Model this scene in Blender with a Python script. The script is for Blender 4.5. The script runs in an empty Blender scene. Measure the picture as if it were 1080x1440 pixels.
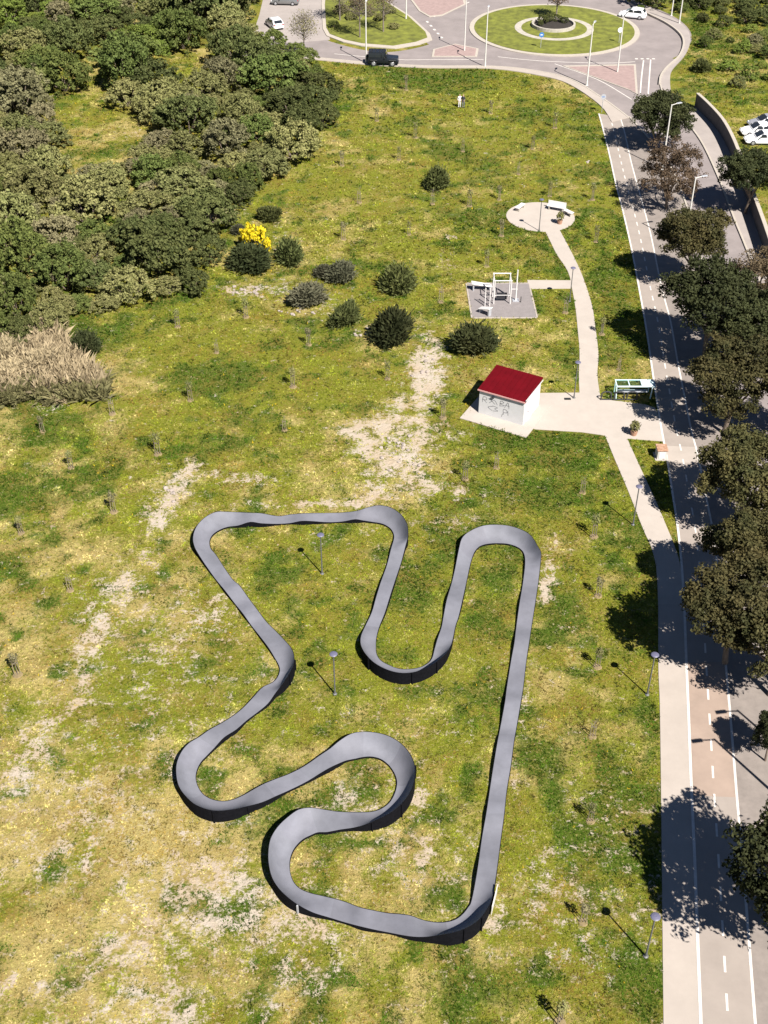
import bpy, bmesh, math, random
import numpy as np
from mathutils import Vector, Matrix
from mathutils.geometry import tessellate_polygon

random.seed(7); RNG = np.random.default_rng(7)
S = bpy.context.scene
COL = S.collection

# ------------------------------------------------------------------ camera, sky, sun
CAM_H, FPX, PITCH = 55.0, 1680.0, math.radians(38.5)     # photo is 1080 x 1440
cd = bpy.data.cameras.new('camera'); cam = bpy.data.objects.new('camera', cd); COL.objects.link(cam)
cam.location = (0, 0, CAM_H); cam.rotation_euler = (math.pi/2 - PITCH, 0, 0)
cd.sensor_fit = 'VERTICAL'; cd.sensor_height = 24; cd.lens = 24*FPX/1440
cd.clip_start = 0.5; cd.clip_end = 6000
S.camera = cam
SUN_AZ, SUN_EL = math.radians(-57.5), math.radians(49)
W = bpy.data.worlds.new('World'); S.world = W; W.use_nodes = True
nt = W.node_tree
sky = nt.nodes.new('ShaderNodeTexSky'); sky.sky_type = 'NISHITA'; sky.sun_disc = False
sky.sun_elevation = SUN_EL; sky.sun_rotation = math.radians(147.5)
sky.air_density = 0.45; sky.dust_density = 0.0; sky.ozone_density = 1.5
nt.links.new(sky.outputs[0], nt.nodes['Background'].inputs[0]); nt.nodes['Background'].inputs[1].default_value = 0.05
sd = bpy.data.lights.new('sun', 'SUN'); sd.energy = 5.0; sd.angle = math.radians(0.53); sd.color = (1, 0.95, 0.88)
sun = bpy.data.objects.new('sun', sd); COL.objects.link(sun)
SUNV = Vector((math.cos(SUN_AZ)*math.cos(SUN_EL), math.sin(SUN_AZ)*math.cos(SUN_EL), math.sin(SUN_EL)))
sun.rotation_euler = SUNV.to_track_quat('Z', 'Y').to_euler(); sun.location = SUNV*200
S.view_settings.view_transform = 'Standard'; S.view_settings.look = 'None'
S.view_settings.exposure = 1.1; S.view_settings.gamma = 1.0
S.render.engine = 'CYCLES'
S.cycles.max_bounces = 5; S.cycles.diffuse_bounces = 2; S.cycles.transparent_max_bounces = 8

# ------------------------------------------------------------------ photo pixel <-> world
CT, ST = math.cos(PITCH), math.sin(PITCH)
def P(x, y, z=0.0):
    a = (x-540)/FPX; b = -(y-720)/FPX
    d = (a, CT + b*ST, -ST + b*CT); k = (z-CAM_H)/d[2]
    return Vector((d[0]*k, d[1]*k, z))
def PIX(X, Y, Z=0.0):
    dz = Z-CAM_H; w = Y*CT - dz*ST; u = Y*ST + dz*CT
    return 540 + FPX*X/w, 720 - FPX*u/w

# ------------------------------------------------------------------ helpers
def tag(o, label=None, cat=None, group=None, kind=None):
    if label: o['label'] = label
    if cat: o['category'] = cat
    if group: o['group'] = group
    if kind: o['kind'] = kind
    return o
def thing(name, label, cat, loc=(0, 0, 0), rz=0.0, group=None):
    o = bpy.data.objects.new(name, None); o.empty_display_size = 0.2; COL.objects.link(o)
    o.location = loc; o.rotation_euler = (0, 0, rz)
    return tag(o, label, cat, group)
def obj(name, me, parent=None, loc=None, rot=None):
    o = bpy.data.objects.new(name, me); COL.objects.link(o)
    if parent: o.parent = parent
    if loc is not None: o.location = loc
    if rot is not None: o.rotation_euler = rot
    return o
def mesh(name, v, f, mats, smooth=False):
    me = bpy.data.meshes.new(name); me.from_pydata([tuple(p) for p in v], [], f)
    for m in (mats if isinstance(mats, (list, tuple)) else [mats]): me.materials.append(m)
    if smooth: me.polygons.foreach_set('use_smooth', [True]*len(me.polygons))
    me.update(); return me
def npmesh(name, v, quads, mat, cols=None):
    """fast mesh of faces with equal corner count"""
    me = bpy.data.meshes.new(name); n = len(v); k = quads.shape[1]; m = len(quads)
    me.vertices.add(n); me.vertices.foreach_set('co', v.astype(np.float32).ravel())
    me.loops.add(m*k); me.loops.foreach_set('vertex_index', quads.astype(np.int32).ravel())
    me.polygons.add(m); me.polygons.foreach_set('loop_start', np.arange(0, m*k, k, dtype=np.int32))
    me.polygons.foreach_set('loop_total', np.full(m, k, dtype=np.int32))
    me.update(calc_edges=True)
    for mm in (mat if isinstance(mat, (list, tuple)) else [mat]): me.materials.append(mm)
    if cols is not None:
        a = me.color_attributes.new('tint', 'FLOAT_COLOR', 'POINT')
        c4 = np.ones((n, 4), np.float32); c4[:, :3] = cols; a.data.foreach_set('color', c4.ravel())
    return me
class MB:
    def __init__(s): s.v = []; s.f = []; s.m = []
    def add(s, v, f, mi=0):
        b = len(s.v); s.v += [tuple(p) for p in v]; s.f += [tuple(b+i for i in q) for q in f]; s.m += [mi]*len(f); return s
    def box(s, c, d, rz=0.0, mi=0, taper=1.0):
        x, y, z = d[0]/2, d[1]/2, d[2]/2; cs, sn = math.cos(rz), math.sin(rz); v = []
        for (a, b, e) in ((-1,-1,-1),(1,-1,-1),(1,1,-1),(-1,1,-1),(-1,-1,1),(1,-1,1),(1,1,1),(-1,1,1)):
            t = taper if e > 0 else 1.0; px, py = a*x*t, b*y*t
            v.append((c[0]+px*cs-py*sn, c[1]+px*sn+py*cs, c[2]+e*z))
        return s.add(v, [(0,3,2,1),(4,5,6,7),(0,1,5,4),(1,2,6,5),(2,3,7,6),(3,0,4,7)], mi)
    def tube(s, p0, p1, r0, r1=None, n=8, mi=0, caps=True):
        r1 = r0 if r1 is None else r1; p0 = Vector(p0); p1 = Vector(p1); d = (p1-p0)
        if d.length < 1e-6: return s
        q = d.to_track_quat('Z', 'Y'); v = []
        for p, r in ((p0, r0), (p1, r1)):
            for i in range(n):
                a = 2*math.pi*i/n; v.append(p + q @ Vector((math.cos(a)*r, math.sin(a)*r, 0)))
        f = [(i, (i+1) % n, n+(i+1) % n, n+i) for i in range(n)]
        if caps: f += [tuple(range(n-1, -1, -1)), tuple(range(n, 2*n))]
        return s.add(v, f, mi)
    def lathe(s, c, prof, n=16, mi=0):
        v = []
        for r, z in prof:
            for i in range(n):
                a = 2*math.pi*i/n; v.append((c[0]+r*math.cos(a), c[1]+r*math.sin(a), c[2]+z))
        f = []
        for k in range(len(prof)-1):
            for i in range(n): f.append((k*n+i, k*n+(i+1) % n, (k+1)*n+(i+1) % n, (k+1)*n+i))
        f += [tuple(range(n-1, -1, -1)), tuple((len(prof)-1)*n+i for i in range(n))]
        return s.add(v, f, mi)
    def mesh(s, name, mats, smooth=False, bevel=0):
        me = mesh(name, s.v, s.f, mats, smooth)
        me.polygons.foreach_set('material_index', s.m)
        if bevel:
            bm = bmesh.new(); bm.from_mesh(me)
            bmesh.ops.bevel(bm, geom=bm.edges[:], offset=bevel, segments=1, affect='EDGES', profile=0.5)
            bm.to_mesh(me); bm.free()
        return me
    def build(s, name, mats, parent=None, loc=None, rot=None, smooth=False, bevel=0):
        return obj(name, s.mesh(name, mats, smooth, bevel), parent, loc, rot)
def copy_tree(o, parent=None):
    c = o.copy(); COL.objects.link(c); c.parent = parent
    for ch in o.children: copy_tree(ch, c)
    return c
def cr(pts, sub=4, closed=False):
    """Catmull-Rom through points (any dimension)"""
    p = np.array(pts, float); n = len(p); out = []
    for i in range(n if closed else n-1):
        if closed: a, b, c, d = p[(i-1) % n], p[i], p[(i+1) % n], p[(i+2) % n]
        else: a, b, c, d = p[max(i-1, 0)], p[i], p[i+1], p[min(i+2, n-1)]
        for k in range(sub):
            t = k/sub; out.append(0.5*((2*b)+(-a+c)*t+(2*a-5*b+4*c-d)*t*t+(-a+3*b-3*c+d)*t**3))
    if not closed: out.append(p[-1])
    return np.array(out)
def resample(pts, n):
    p = np.array(pts, float); s = np.r_[0, np.cumsum(np.linalg.norm(np.diff(p, axis=0), axis=1))]
    t = np.linspace(0, s[-1], n); return np.stack([np.interp(t, s, p[:, k]) for k in range(p.shape[1])], 1)
def wpts(px, sub=4, smooth=True):
    w = [P(x, y).to_tuple()[:2] for x, y in px]
    return cr(w, sub) if smooth else np.array(w)
def slab(name, poly, z, th, mat, parent=None):
    """polygon sheet with sides going down th"""
    poly = [tuple(p[:2]) for p in poly]
    tris = tessellate_polygon([[Vector((x, y, 0)) for x, y in poly]])
    n = len(poly); v = [(x, y, z) for x, y in poly] + [(x, y, z-th) for x, y in poly]
    ar = sum(poly[i][0]*poly[(i+1) % n][1]-poly[(i+1) % n][0]*poly[i][1] for i in range(n))
    f = []
    for t in tris:
        a, b, c = t
        cross = (poly[b][0]-poly[a][0])*(poly[c][1]-poly[a][1])-(poly[b][1]-poly[a][1])*(poly[c][0]-poly[a][0])
        f.append((a, b, c) if cross > 0 else (a, c, b))
    for i in range(n):
        j = (i+1) % n; f.append((i, j, n+j, n+i)[::-1] if ar > 0 else (i, j, n+j, n+i))
    return obj(name, mesh(name, v, f, mat), parent)
def strip(name, L, R, z, th, mat, n=80, parent=None):
    """band between two world polylines, with sides"""
    L = resample(L, n); R = resample(R, n); v = []; f = []
    for i in range(n):
        v += [(L[i][0], L[i][1], z), (R[i][0], R[i][1], z), (L[i][0], L[i][1], z-th), (R[i][0], R[i][1], z-th)]
    for i in range(n-1):
        a = 4*i; b = a+4
        f += [(a, a+1, b+1, b), (a+2, a, b, b+2), (a+1, a+3, b+3, b+1)]
    f += [(0, 2, 3, 1), (4*n-4, 4*n-3, 4*n-1, 4*n-2)]
    o = obj(name, mesh(name, v, f, mat), parent)
    nz = sum(p.normal.z for p in o.data.polygons)
    if nz < 0: o.data.flip_normals()
    return o
def offs(line, d):
    """offset a world polyline sideways"""
    p = np.array(line, float); t = np.gradient(p, axis=0); t /= np.linalg.norm(t, axis=1)[:, None]+1e-9
    return p + np.stack([t[:, 1], -t[:, 0]], 1)*d
def line_strip(name, line, d0, d1, z, th, mat, n=80, parent=None):
    line = resample(line, n); return strip(name, offs(line, d0), offs(line, d1), z, th, mat, n, parent)
def sub(line, a, b):
    p = resample(line, 400); return p[int(a*399):int(b*399)+1]

# ------------------------------------------------------------------ materials
def mat(name, col, rough=0.8, noise=None, bump=0.0, scale=8.0, metal=0.0, rnd=0.0, detail=6, col2=None, spec=None, stretch=None):
    m = bpy.data.materials.new(name); m.use_nodes = True; t = m.node_tree; b = t.nodes['Principled BSDF']
    b.inputs['Roughness'].default_value = rough; b.inputs['Metallic'].default_value = metal
    if spec is not None: b.inputs['Specular IOR Level'].default_value = spec
    c = (*col, 1)
    if noise is None and not rnd and not bump: b.inputs['Base Color'].default_value = c; return m
    tc = t.nodes.new('ShaderNodeTexCoord'); src = tc.outputs['Object']
    if stretch:
        mp = t.nodes.new('ShaderNodeMapping'); mp.inputs['Scale'].default_value = stretch; t.links.new(src, mp.inputs[0]); src = mp.outputs[0]
    nz = t.nodes.new('ShaderNodeTexNoise'); nz.inputs['Scale'].default_value = scale; nz.inputs['Detail'].default_value = detail; nz.inputs['Roughness'].default_value = 0.65
    t.links.new(src, nz.inputs['Vector'])
    rp = t.nodes.new('ShaderNodeValToRGB'); a = noise or 0.0
    rp.color_ramp.elements[0].position = 0.3; rp.color_ramp.elements[1].position = 0.7
    rp.color_ramp.elements[0].color = (*[x*(1-a) for x in col], 1)
    rp.color_ramp.elements[1].color = (*(col2 or [min(1, x*(1+a)) for x in col]), 1)
    t.links.new(nz.outputs[0], rp.inputs[0]); out = rp.outputs[0]
    if rnd:
        oi = t.nodes.new('ShaderNodeObjectInfo'); hs = t.nodes.new('ShaderNodeHueSaturation')
        ma = t.nodes.new('ShaderNodeMapRange'); ma.inputs['To Min'].default_value = 1-rnd; ma.inputs['To Max'].default_value = 1+rnd
        t.links.new(oi.outputs['Random'], ma.inputs[0]); t.links.new(ma.outputs[0], hs.inputs['Value'])
        m2 = t.nodes.new('ShaderNodeMath'); m2.operation = 'MULTIPLY'; m2.inputs[1].default_value = 7.31; t.links.new(oi.outputs['Random'], m2.inputs[0])
        m3 = t.nodes.new('ShaderNodeMath'); m3.operation = 'FRACT'; t.links.new(m2.outputs[0], m3.inputs[0])
        m4 = t.nodes.new('ShaderNodeMapRange'); m4.inputs['To Min'].default_value = 0.5-rnd*0.05; m4.inputs['To Max'].default_value = 0.5+rnd*0.05
        t.links.new(m3.outputs[0], m4.inputs[0]); t.links.new(m4.outputs[0], hs.inputs['Hue'])
        t.links.new(out, hs.inputs['Color']); out = hs.outputs[0]
    t.links.new(out, b.inputs['Base Color'])
    if bump:
        bp = t.nodes.new('ShaderNodeBump'); bp.inputs['Strength'].default_value = bump; bp.inputs['Distance'].default_value = 0.03
        t.links.new(nz.outputs[0], bp.inputs['Height']); t.links.new(bp.outputs[0], b.inputs['Normal'])
    return m
def leafmat(name, c0, c1, rnd=0.25, scale=0.9, trans=0.12):
    """foliage: leaf tint varies in the crown and from plant to plant, light comes through a little"""
    m = mat(name, c0, 0.75, 0.0001, 0, scale, rnd=rnd, col2=c1, spec=0.15, detail=8)
    t = m.node_tree; b = t.nodes['Principled BSDF']; out = t.nodes['Material Output']
    tr = t.nodes.new('ShaderNodeBsdfTranslucent'); mx = t.nodes.new('ShaderNodeMixShader'); mx.inputs[0].default_value = trans
    t.links.new(b.inputs['Base Color'].links[0].from_socket, tr.inputs[0])
    t.links.new(b.outputs[0], mx.inputs[1]); t.links.new(tr.outputs[0], mx.inputs[2]); t.links.new(mx.outputs[0], out.inputs['Surface'])
    return m
M = dict(
    asphalt=mat('asphalt', (0.215, 0.185, 0.178), 0.9, 0.16, 0.15, 0.35, detail=10),
    street=mat('pale_street', (0.29, 0.255, 0.235), 0.9, 0.12, 0.1, 0.4, detail=10),
    path=mat('path_concrete', (0.37, 0.325, 0.285), 0.9, 0.07, 0.1, 0.7, detail=10),
    walk=mat('walk_concrete', (0.345, 0.30, 0.262), 0.9, 0.08, 0.1, 0.5, detail=10),
    cycle=mat('cycle_surface', (0.275, 0.235, 0.205), 0.9, 0.10, 0.1, 0.5, detail=10),
    cyclered=mat('cycle_red_surface', (0.285, 0.215, 0.172), 0.9, 0.12, 0.1, 0.6, detail=10),
    verge=mat('verge_paving', (0.205, 0.175, 0.155), 0.9, 0.16, 0.2, 1.2, detail=10),
    kerb=mat('kerb_stone', (0.37, 0.33, 0.28), 0.85, 0.1, 0.1, 3),
    redpave=mat('red_paving', (0.28, 0.2, 0.185), 0.9, 0.15, 0.1, 1.5),
    white=mat('road_paint', (0.56, 0.52, 0.48), 0.7, 0.12, 0, 3),
    deck=mat('track_deck', (0.14, 0.142, 0.166), 0.75, 0.15, 0.04, 0.9, rnd=0.11),
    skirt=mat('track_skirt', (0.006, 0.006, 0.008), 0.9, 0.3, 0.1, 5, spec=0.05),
    coping=mat('track_edge', (0.03, 0.03, 0.04), 0.5),
    dsteel=mat('dark_steel', (0.05, 0.05, 0.055), 0.5, metal=0.3),
    galv=mat('galvanised_steel', (0.42, 0.43, 0.46), 0.5, 0.1, 0, 6, metal=0.3),
    lampgrey=mat('lamp_grey', (0.11, 0.108, 0.165), 0.5, 0.05, 0, 6),
    lampdark=mat('lamp_pole_grey', (0.10, 0.10, 0.10), 0.5, 0.05, 0, 6),
    polewhite=mat('pale_pole', (0.56, 0.54, 0.5), 0.5, 0.08, 0, 2),
    wallwhite=mat('hut_render', (0.52, 0.515, 0.51), 0.9, 0.05, 0.1, 2),
    roofred=mat('hut_roof_red', (0.095, 0.0018, 0.005), 0.7, 0.15, 0.05, 1.2, spec=0.1),
    soffit=mat('hut_eaves', (0.55, 0.30, 0.28), 0.8, 0.1),
    graffiti=mat('graffiti_paint', (0.17, 0.17, 0.18), 0.8, 0.3, 0, 4),
    door=mat('hut_door', (0.62, 0.60, 0.62), 0.6, 0.05),
    rubber=mat('rubber_pad', (0.2, 0.178, 0.175), 0.95, 0.1, 0.1, 2),
    equip=mat('white_equipment', (0.6, 0.575, 0.56), 0.5, 0.05),
    board=mat('shadow_black', (0.02, 0.02, 0.025), 0.6),  # black that stands in for the incline board's shadow at the rig
    frame=mat('pale_blue_frame', (0.55, 0.68, 0.70), 0.45, 0.05),
    terracotta=mat('terracotta', (0.36, 0.16, 0.08), 0.9, 0.35, 0.1, 5, col2=(0.45, 0.3, 0.21)),
    plaster=mat('pale_plaster', (0.48, 0.45, 0.41), 0.9, 0.1, 0.1, 3),
    darkwall=mat('retaining_wall', (0.06, 0.054, 0.056), 0.9, 0.3, 0.3, 1.5),
    stone=mat('stone_kerb', (0.36, 0.33, 0.28), 0.9, 0.2, 0.2, 2),
    bark=mat('bark', (0.13, 0.10, 0.075), 0.95, 0.35, 0.3, 4),
    twig=mat('grey_twigs', (0.17, 0.14, 0.115), 0.95, 0.25, 0, 3),
    stake=mat('timber_stake', (0.22, 0.18, 0.11), 0.9, 0.2, 0, 5),
    stakedark=mat('weathered_stake', (0.16, 0.13, 0.09), 0.9, 0.2, 0, 5),
    tyre=mat('tyre', (0.015, 0.015, 0.016), 0.85), rim=mat('wheel_rim', (0.5, 0.5, 0.52), 0.35, metal=0.6),
    glass=mat('car_glass', (0.02, 0.024, 0.03), 0.12, spec=0.6), lens=mat('clear_lens', (0.75, 0.75, 0.75), 0.15),
    red_lens=mat('red_lens', (0.35, 0.01, 0.01), 0.2), trim=mat('black_trim', (0.02, 0.02, 0.02), 0.6),
    carwhite=mat('white_car_paint', (0.75, 0.75, 0.76), 0.22, spec=0.5), carblack=mat('black_car_paint', (0.012, 0.014, 0.018), 0.25),
    cargrey=mat('grey_car_paint', (0.2, 0.2, 0.2), 0.25, metal=0.4), carnavy=mat('navy_car_paint', (0.02, 0.03, 0.07), 0.22),
    carsilver=mat('silver_car_paint', (0.5, 0.5, 0.53), 0.25, metal=0.5),
    signblue=mat('sign_blue', (0.05, 0.16, 0.4), 0.5), signwhite=mat('sign_white', (0.8, 0.8, 0.8), 0.5),
    cloth_w=mat('white_cloth', (0.75, 0.73, 0.72), 0.9), cloth_d=mat('dark_cloth', (0.03, 0.03, 0.04), 0.9),
    cloth_j=mat('denim_cloth', (0.08, 0.1, 0.16), 0.9), skin=mat('skin', (0.45, 0.28, 0.2), 0.6), hair=mat('hair', (0.04, 0.025, 0.02), 0.7),
    straw=mat('dry_mulch', (0.2, 0.15, 0.075), 0.95, 0.3, 0.2, 5),
    soil=mat('dark_soil', (0.025, 0.02, 0.016), 0.95, 0.3, 0.2, 3), lawn=mat('lawn', (0.125, 0.135, 0.016), 0.95, 0.5, 0.5, 0.8, detail=12),
    pot=mat('clay_pot', (0.35, 0.2, 0.13), 0.9, 0.15), rock=mat('pale_rock', (0.3, 0.255, 0.22), 0.95, 0.15, 0.2, 4, rnd=0.15),
    lf_dark=leafmat('leaf_dark', (0.042, 0.056, 0.016), (0.125, 0.135, 0.045), 0.25, 1.6),
    lf_olive=leafmat('leaf_olive', (0.095, 0.105, 0.03), (0.26, 0.25, 0.10), 0.25, 1.6),
    lf_grey=leafmat('leaf_greybrown', (0.11, 0.105, 0.05), (0.26, 0.235, 0.125), 0.2, 1.6),
    lf_green=leafmat('leaf_green', (0.052, 0.078, 0.016), (0.155, 0.18, 0.05), 0.25, 1.6),
    lf_bright=leafmat('leaf_bright', (0.09, 0.13, 0.02), (0.2, 0.24, 0.05), 0.25),
    lf_street=leafmat('leaf_street', (0.024, 0.032, 0.011), (0.108, 0.088, 0.034), 0.22, 0.6),
    lf_streetdk=leafmat('leaf_street_dark', (0.018, 0.026, 0.009), (0.06, 0.064, 0.024), 0.2, 0.55),
    lf_brown=leafmat('leaf_brown', (0.06, 0.042, 0.026), (0.16, 0.115, 0.07), 0.2, 0.7),
    lf_yellow=leafmat('flower_yellow', (0.55, 0.43, 0.008), (0.66, 0.56, 0.03), 0.1, 1.5, 0.15),
    lf_blue=leafmat('leaf_bluegrey', (0.055, 0.058, 0.034), (0.13, 0.125, 0.075), 0.2),
)
def glassmat():
    m = bpy.data.materials.new('pane_glass'); m.use_nodes = True; t = m.node_tree
    g = t.nodes.new('ShaderNodeBsdfGlossy'); g.inputs['Roughness'].default_value = 0.05
    tr = t.nodes.new('ShaderNodeBsdfTransparent'); tr.inputs[0].default_value = (0.8, 0.92, 0.9, 1)
    mx = t.nodes.new('ShaderNodeMixShader'); mx.inputs[0].default_value = 0.1
    t.links.new(tr.outputs[0], mx.inputs[1]); t.links.new(g.outputs[0], mx.inputs[2])
    t.links.new(mx.outputs[0], t.nodes['Material Output'].inputs['Surface']); return m
M['pane'] = glassmat()

# ------------------------------------------------------------------ meadow: where it is bare, lush, dry
DIRT = [(605,472,16,8,.8),(605,498,22,14,1.2),(603,520,24,16,1.3),(600,545,22,14,1.0),(575,565,34,10,.6),(575,592,34,20,.9),(540,608,40,14,1.0),
 (497,604,30,9,1.0),(512,628,18,14,.9),(565,630,34,20,1.2),(560,660,40,16,.95),(600,682,36,13,.9),(525,690,26,14,.8),(640,692,9,6,.9),(640,612,26,10,.6),
 (268,662,12,14,1.0),(245,690,16,16,1.2),(222,725,17,18,1.25),(335,672,48,8,.95),(198,785,20,12,.9),(165,822,24,16,.9),(130,885,20,24,.85),(115,935,18,22,1.0),
 (105,985,18,16,.8),(50,1045,24,22,.95),(18,1092,28,20,1.0),(60,1392,16,12,1.25),(8,1385,14,12,.8),(440,710,90,5,1.0),(520,705,40,7,.9),(636,333,18,3.5,1.1),
 (630,372,12,16,.55),(772,802,12,22,1.0),(766,836,7,16,.9),(740,985,7,26,.9),(724,1085,6,26,.7),(385,955,8,14,1.0),(352,995,14,8,.8),(330,1012,14,7,.8),(586,1120,10,18,.9),
 (555,1098,6,16,.8),(790,765,14,12,.6),(325,285,20,22,.75),(305,303,18,7,1.1),(345,408,34,9,.9),(420,405,30,16,.5),(455,430,40,18,.45),(70,572,16,6,1.1),
 (395,335,14,26,.6),(545,460,40,10,.5),(60,470,50,22,.45),(120,1130,40,25,.5),(285,1240,60,25,.5),(440,1300,60,16,.6),(480,1130,30,20,.5),(590,1210,40,40,.5),
 (700,700,30,15,.4),(210,905,60,50,.45),(310,860,40,30,.5),(100,1220,50,30,.45),(200,1340,60,30,.45),(240,1420,40,20,.5),(300,1300,20,8,.6),(450,755,20,10,.3),
 (155,40,20,8,.3),(185,190,22,10,.5),(690,1290,10,22,.7),(600,735,30,12,.5),(650,735,22,8,.6),(780,1230,30,20,.35),(430,1370,40,14,.45),(560,1420,30,14,.35)]
LUSH = [(305,1282,30,16,1.2),(340,1295,30,18,1.1),(255,1272,14,8,.8),(660,1392,44,26,1.1),(650,1345,30,20,.6),(500,1070,22,16,1.0),(522,1105,18,22,1.0),(450,1150,40,30,.5),
 (330,528,46,20,1.1),(270,530,40,14,.7),(750,1062,34,26,1.0),(712,1020,20,20,.5),(800,870,22,20,1.0),(770,895,22,16,.8),(730,618,56,14,1.0),(800,630,40,25,.6),(130,942,14,8,1.0),(118,900,8,5,.9),
 (70,605,60,22,.8),(20,700,40,40,.5),(560,805,22,40,.8),(590,840,24,40,.6),(690,880,24,12,.8),(640,1265,14,14,.9),(620,1245,20,16,.5),(470,960,40,40,.4),(285,1110,20,14,.8),(600,110,70,16,.7),
 (540,100,60,10,.6),(790,350,28,40,.5),(730,330,30,20,.5),(640,215,25,12,.5),(760,165,30,30,.35),(820,180,20,40,.5),(860,420,24,80,.4),(700,560,20,60,.3),(890,1130,30,60,.4),(880,1370,30,40,.6),
 (740,1380,30,40,.4),(720,780,10,20,.5),(430,820,60,30,.35),(380,790,40,24,.3),(25,800,40,40,.4),(60,880,40,30,.4),(200,1400,20,10,.8),(30,1410,20,14,.5),(480,690,14,14,.6),(1000,60,60,60,.4),(570,450,60,20,.3)]
def vnoise(x, y, s, seed):
    xs, ys = x/s, y/s; xi, yi = np.floor(xs).astype(np.int64), np.floor(ys).astype(np.int64); fx, fy = xs-xi, ys-yi
    fx = fx*fx*(3-2*fx); fy = fy*fy*(3-2*fy)
    def h(a, b):
        n = (a*374761393 + b*668265263 + seed*974634611) & 0xffffffff
        n = ((n ^ (n >> 13))*1274126177) & 0xffffffff
        return ((n ^ (n >> 16)) & 0xffff)/65535.0
    return (h(xi, yi)*(1-fx)+h(xi+1, yi)*fx)*(1-fy)+(h(xi, yi+1)*(1-fx)+h(xi+1, yi+1)*fx)*fy
def fbm(x, y, s, seed, o=4):
    t = 0; a = 1; w = 0
    for k in range(o): t = t+a*vnoise(x, y, s/2**k, seed+k); w += a; a *= 0.6
    return t/w
def field(X, Y):
    px, py = PIX(X, Y); d = np.zeros_like(X); l = np.zeros_like(X)
    for x, y, a, b, k in DIRT: d += (.92 if x > 300 else .72)*k*np.exp(-((px-x)/a)**2*.7-((py-y)/b)**2*.7)
    for x, y, a, b, k in LUSH: l += k*np.exp(-((px-x)/a)**2*.7-((py-y)/b)**2*.7)
    sx_ = np.interp(py, [640,700,760,830,900,980,1050,1130], [285,245,205,165,128,100,55,-10]); d += .16*np.exp(-((px-sx_)/36)**2)*((py > 630) & (py < 1150))
    low = np.clip((py-600)/700, 0, 1); left = np.clip((700-px)/500, 0, 1)
    up = np.clip((560-py)/400, 0, 1)
    dry = 0.10 + 0.34*low*(0.35+0.65*left) + 0.10*left + 1.7*(fbm(X, Y, 8, 11)-0.5) + 1.8*(fbm(X, Y, 1.5, 5, 3)-0.5)
    l = l*1.0 + 2.8*np.clip(fbm(X, Y, 6, 31)-0.50, 0, 1) + 3.8*np.clip(fbm(X, Y, 1.6, 35, 3)-.50, 0, 1) + 0.20*np.clip((px-560)/300, 0, 1)*(1-.5*up)
    d = np.minimum(d, 1.05)*(-0.1+1.9*fbm(X, Y, 1.0, 55)) + 0.30*low*(.2+.8*left) + 1.0*(fbm(X, Y, 6, 77)-0.5)*(.2+.8*low) + .06*low
    return np.clip(d, 0, 1.4), np.clip(l, 0, 1.3), np.clip(dry, 0, 1)
gx = np.unique(np.r_[-1800, -700, -300, -140, -90, np.arange(-62, 72.1, 0.5), 90, 140, 300, 700, 1800])
gy = np.unique(np.r_[-1200, -300, -60, 0, 15, np.arange(24, 216, 0.55), 235, 280, 400, 900, 2500])
GX, GY = np.meshgrid(gx, gy); vx, vy = GX.ravel(), GY.ravel()
fd, fl, fy_ = field(np.clip(vx, -70, 80), np.clip(vy, 22, 225))
nx, ny = len(gx), len(gy); ii = np.arange(nx*ny).reshape(ny, nx)
q = np.stack([ii[:-1, :-1].ravel(), ii[:-1, 1:].ravel(), ii[1:, 1:].ravel(), ii[1:, :-1].ravel()], 1)
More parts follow.
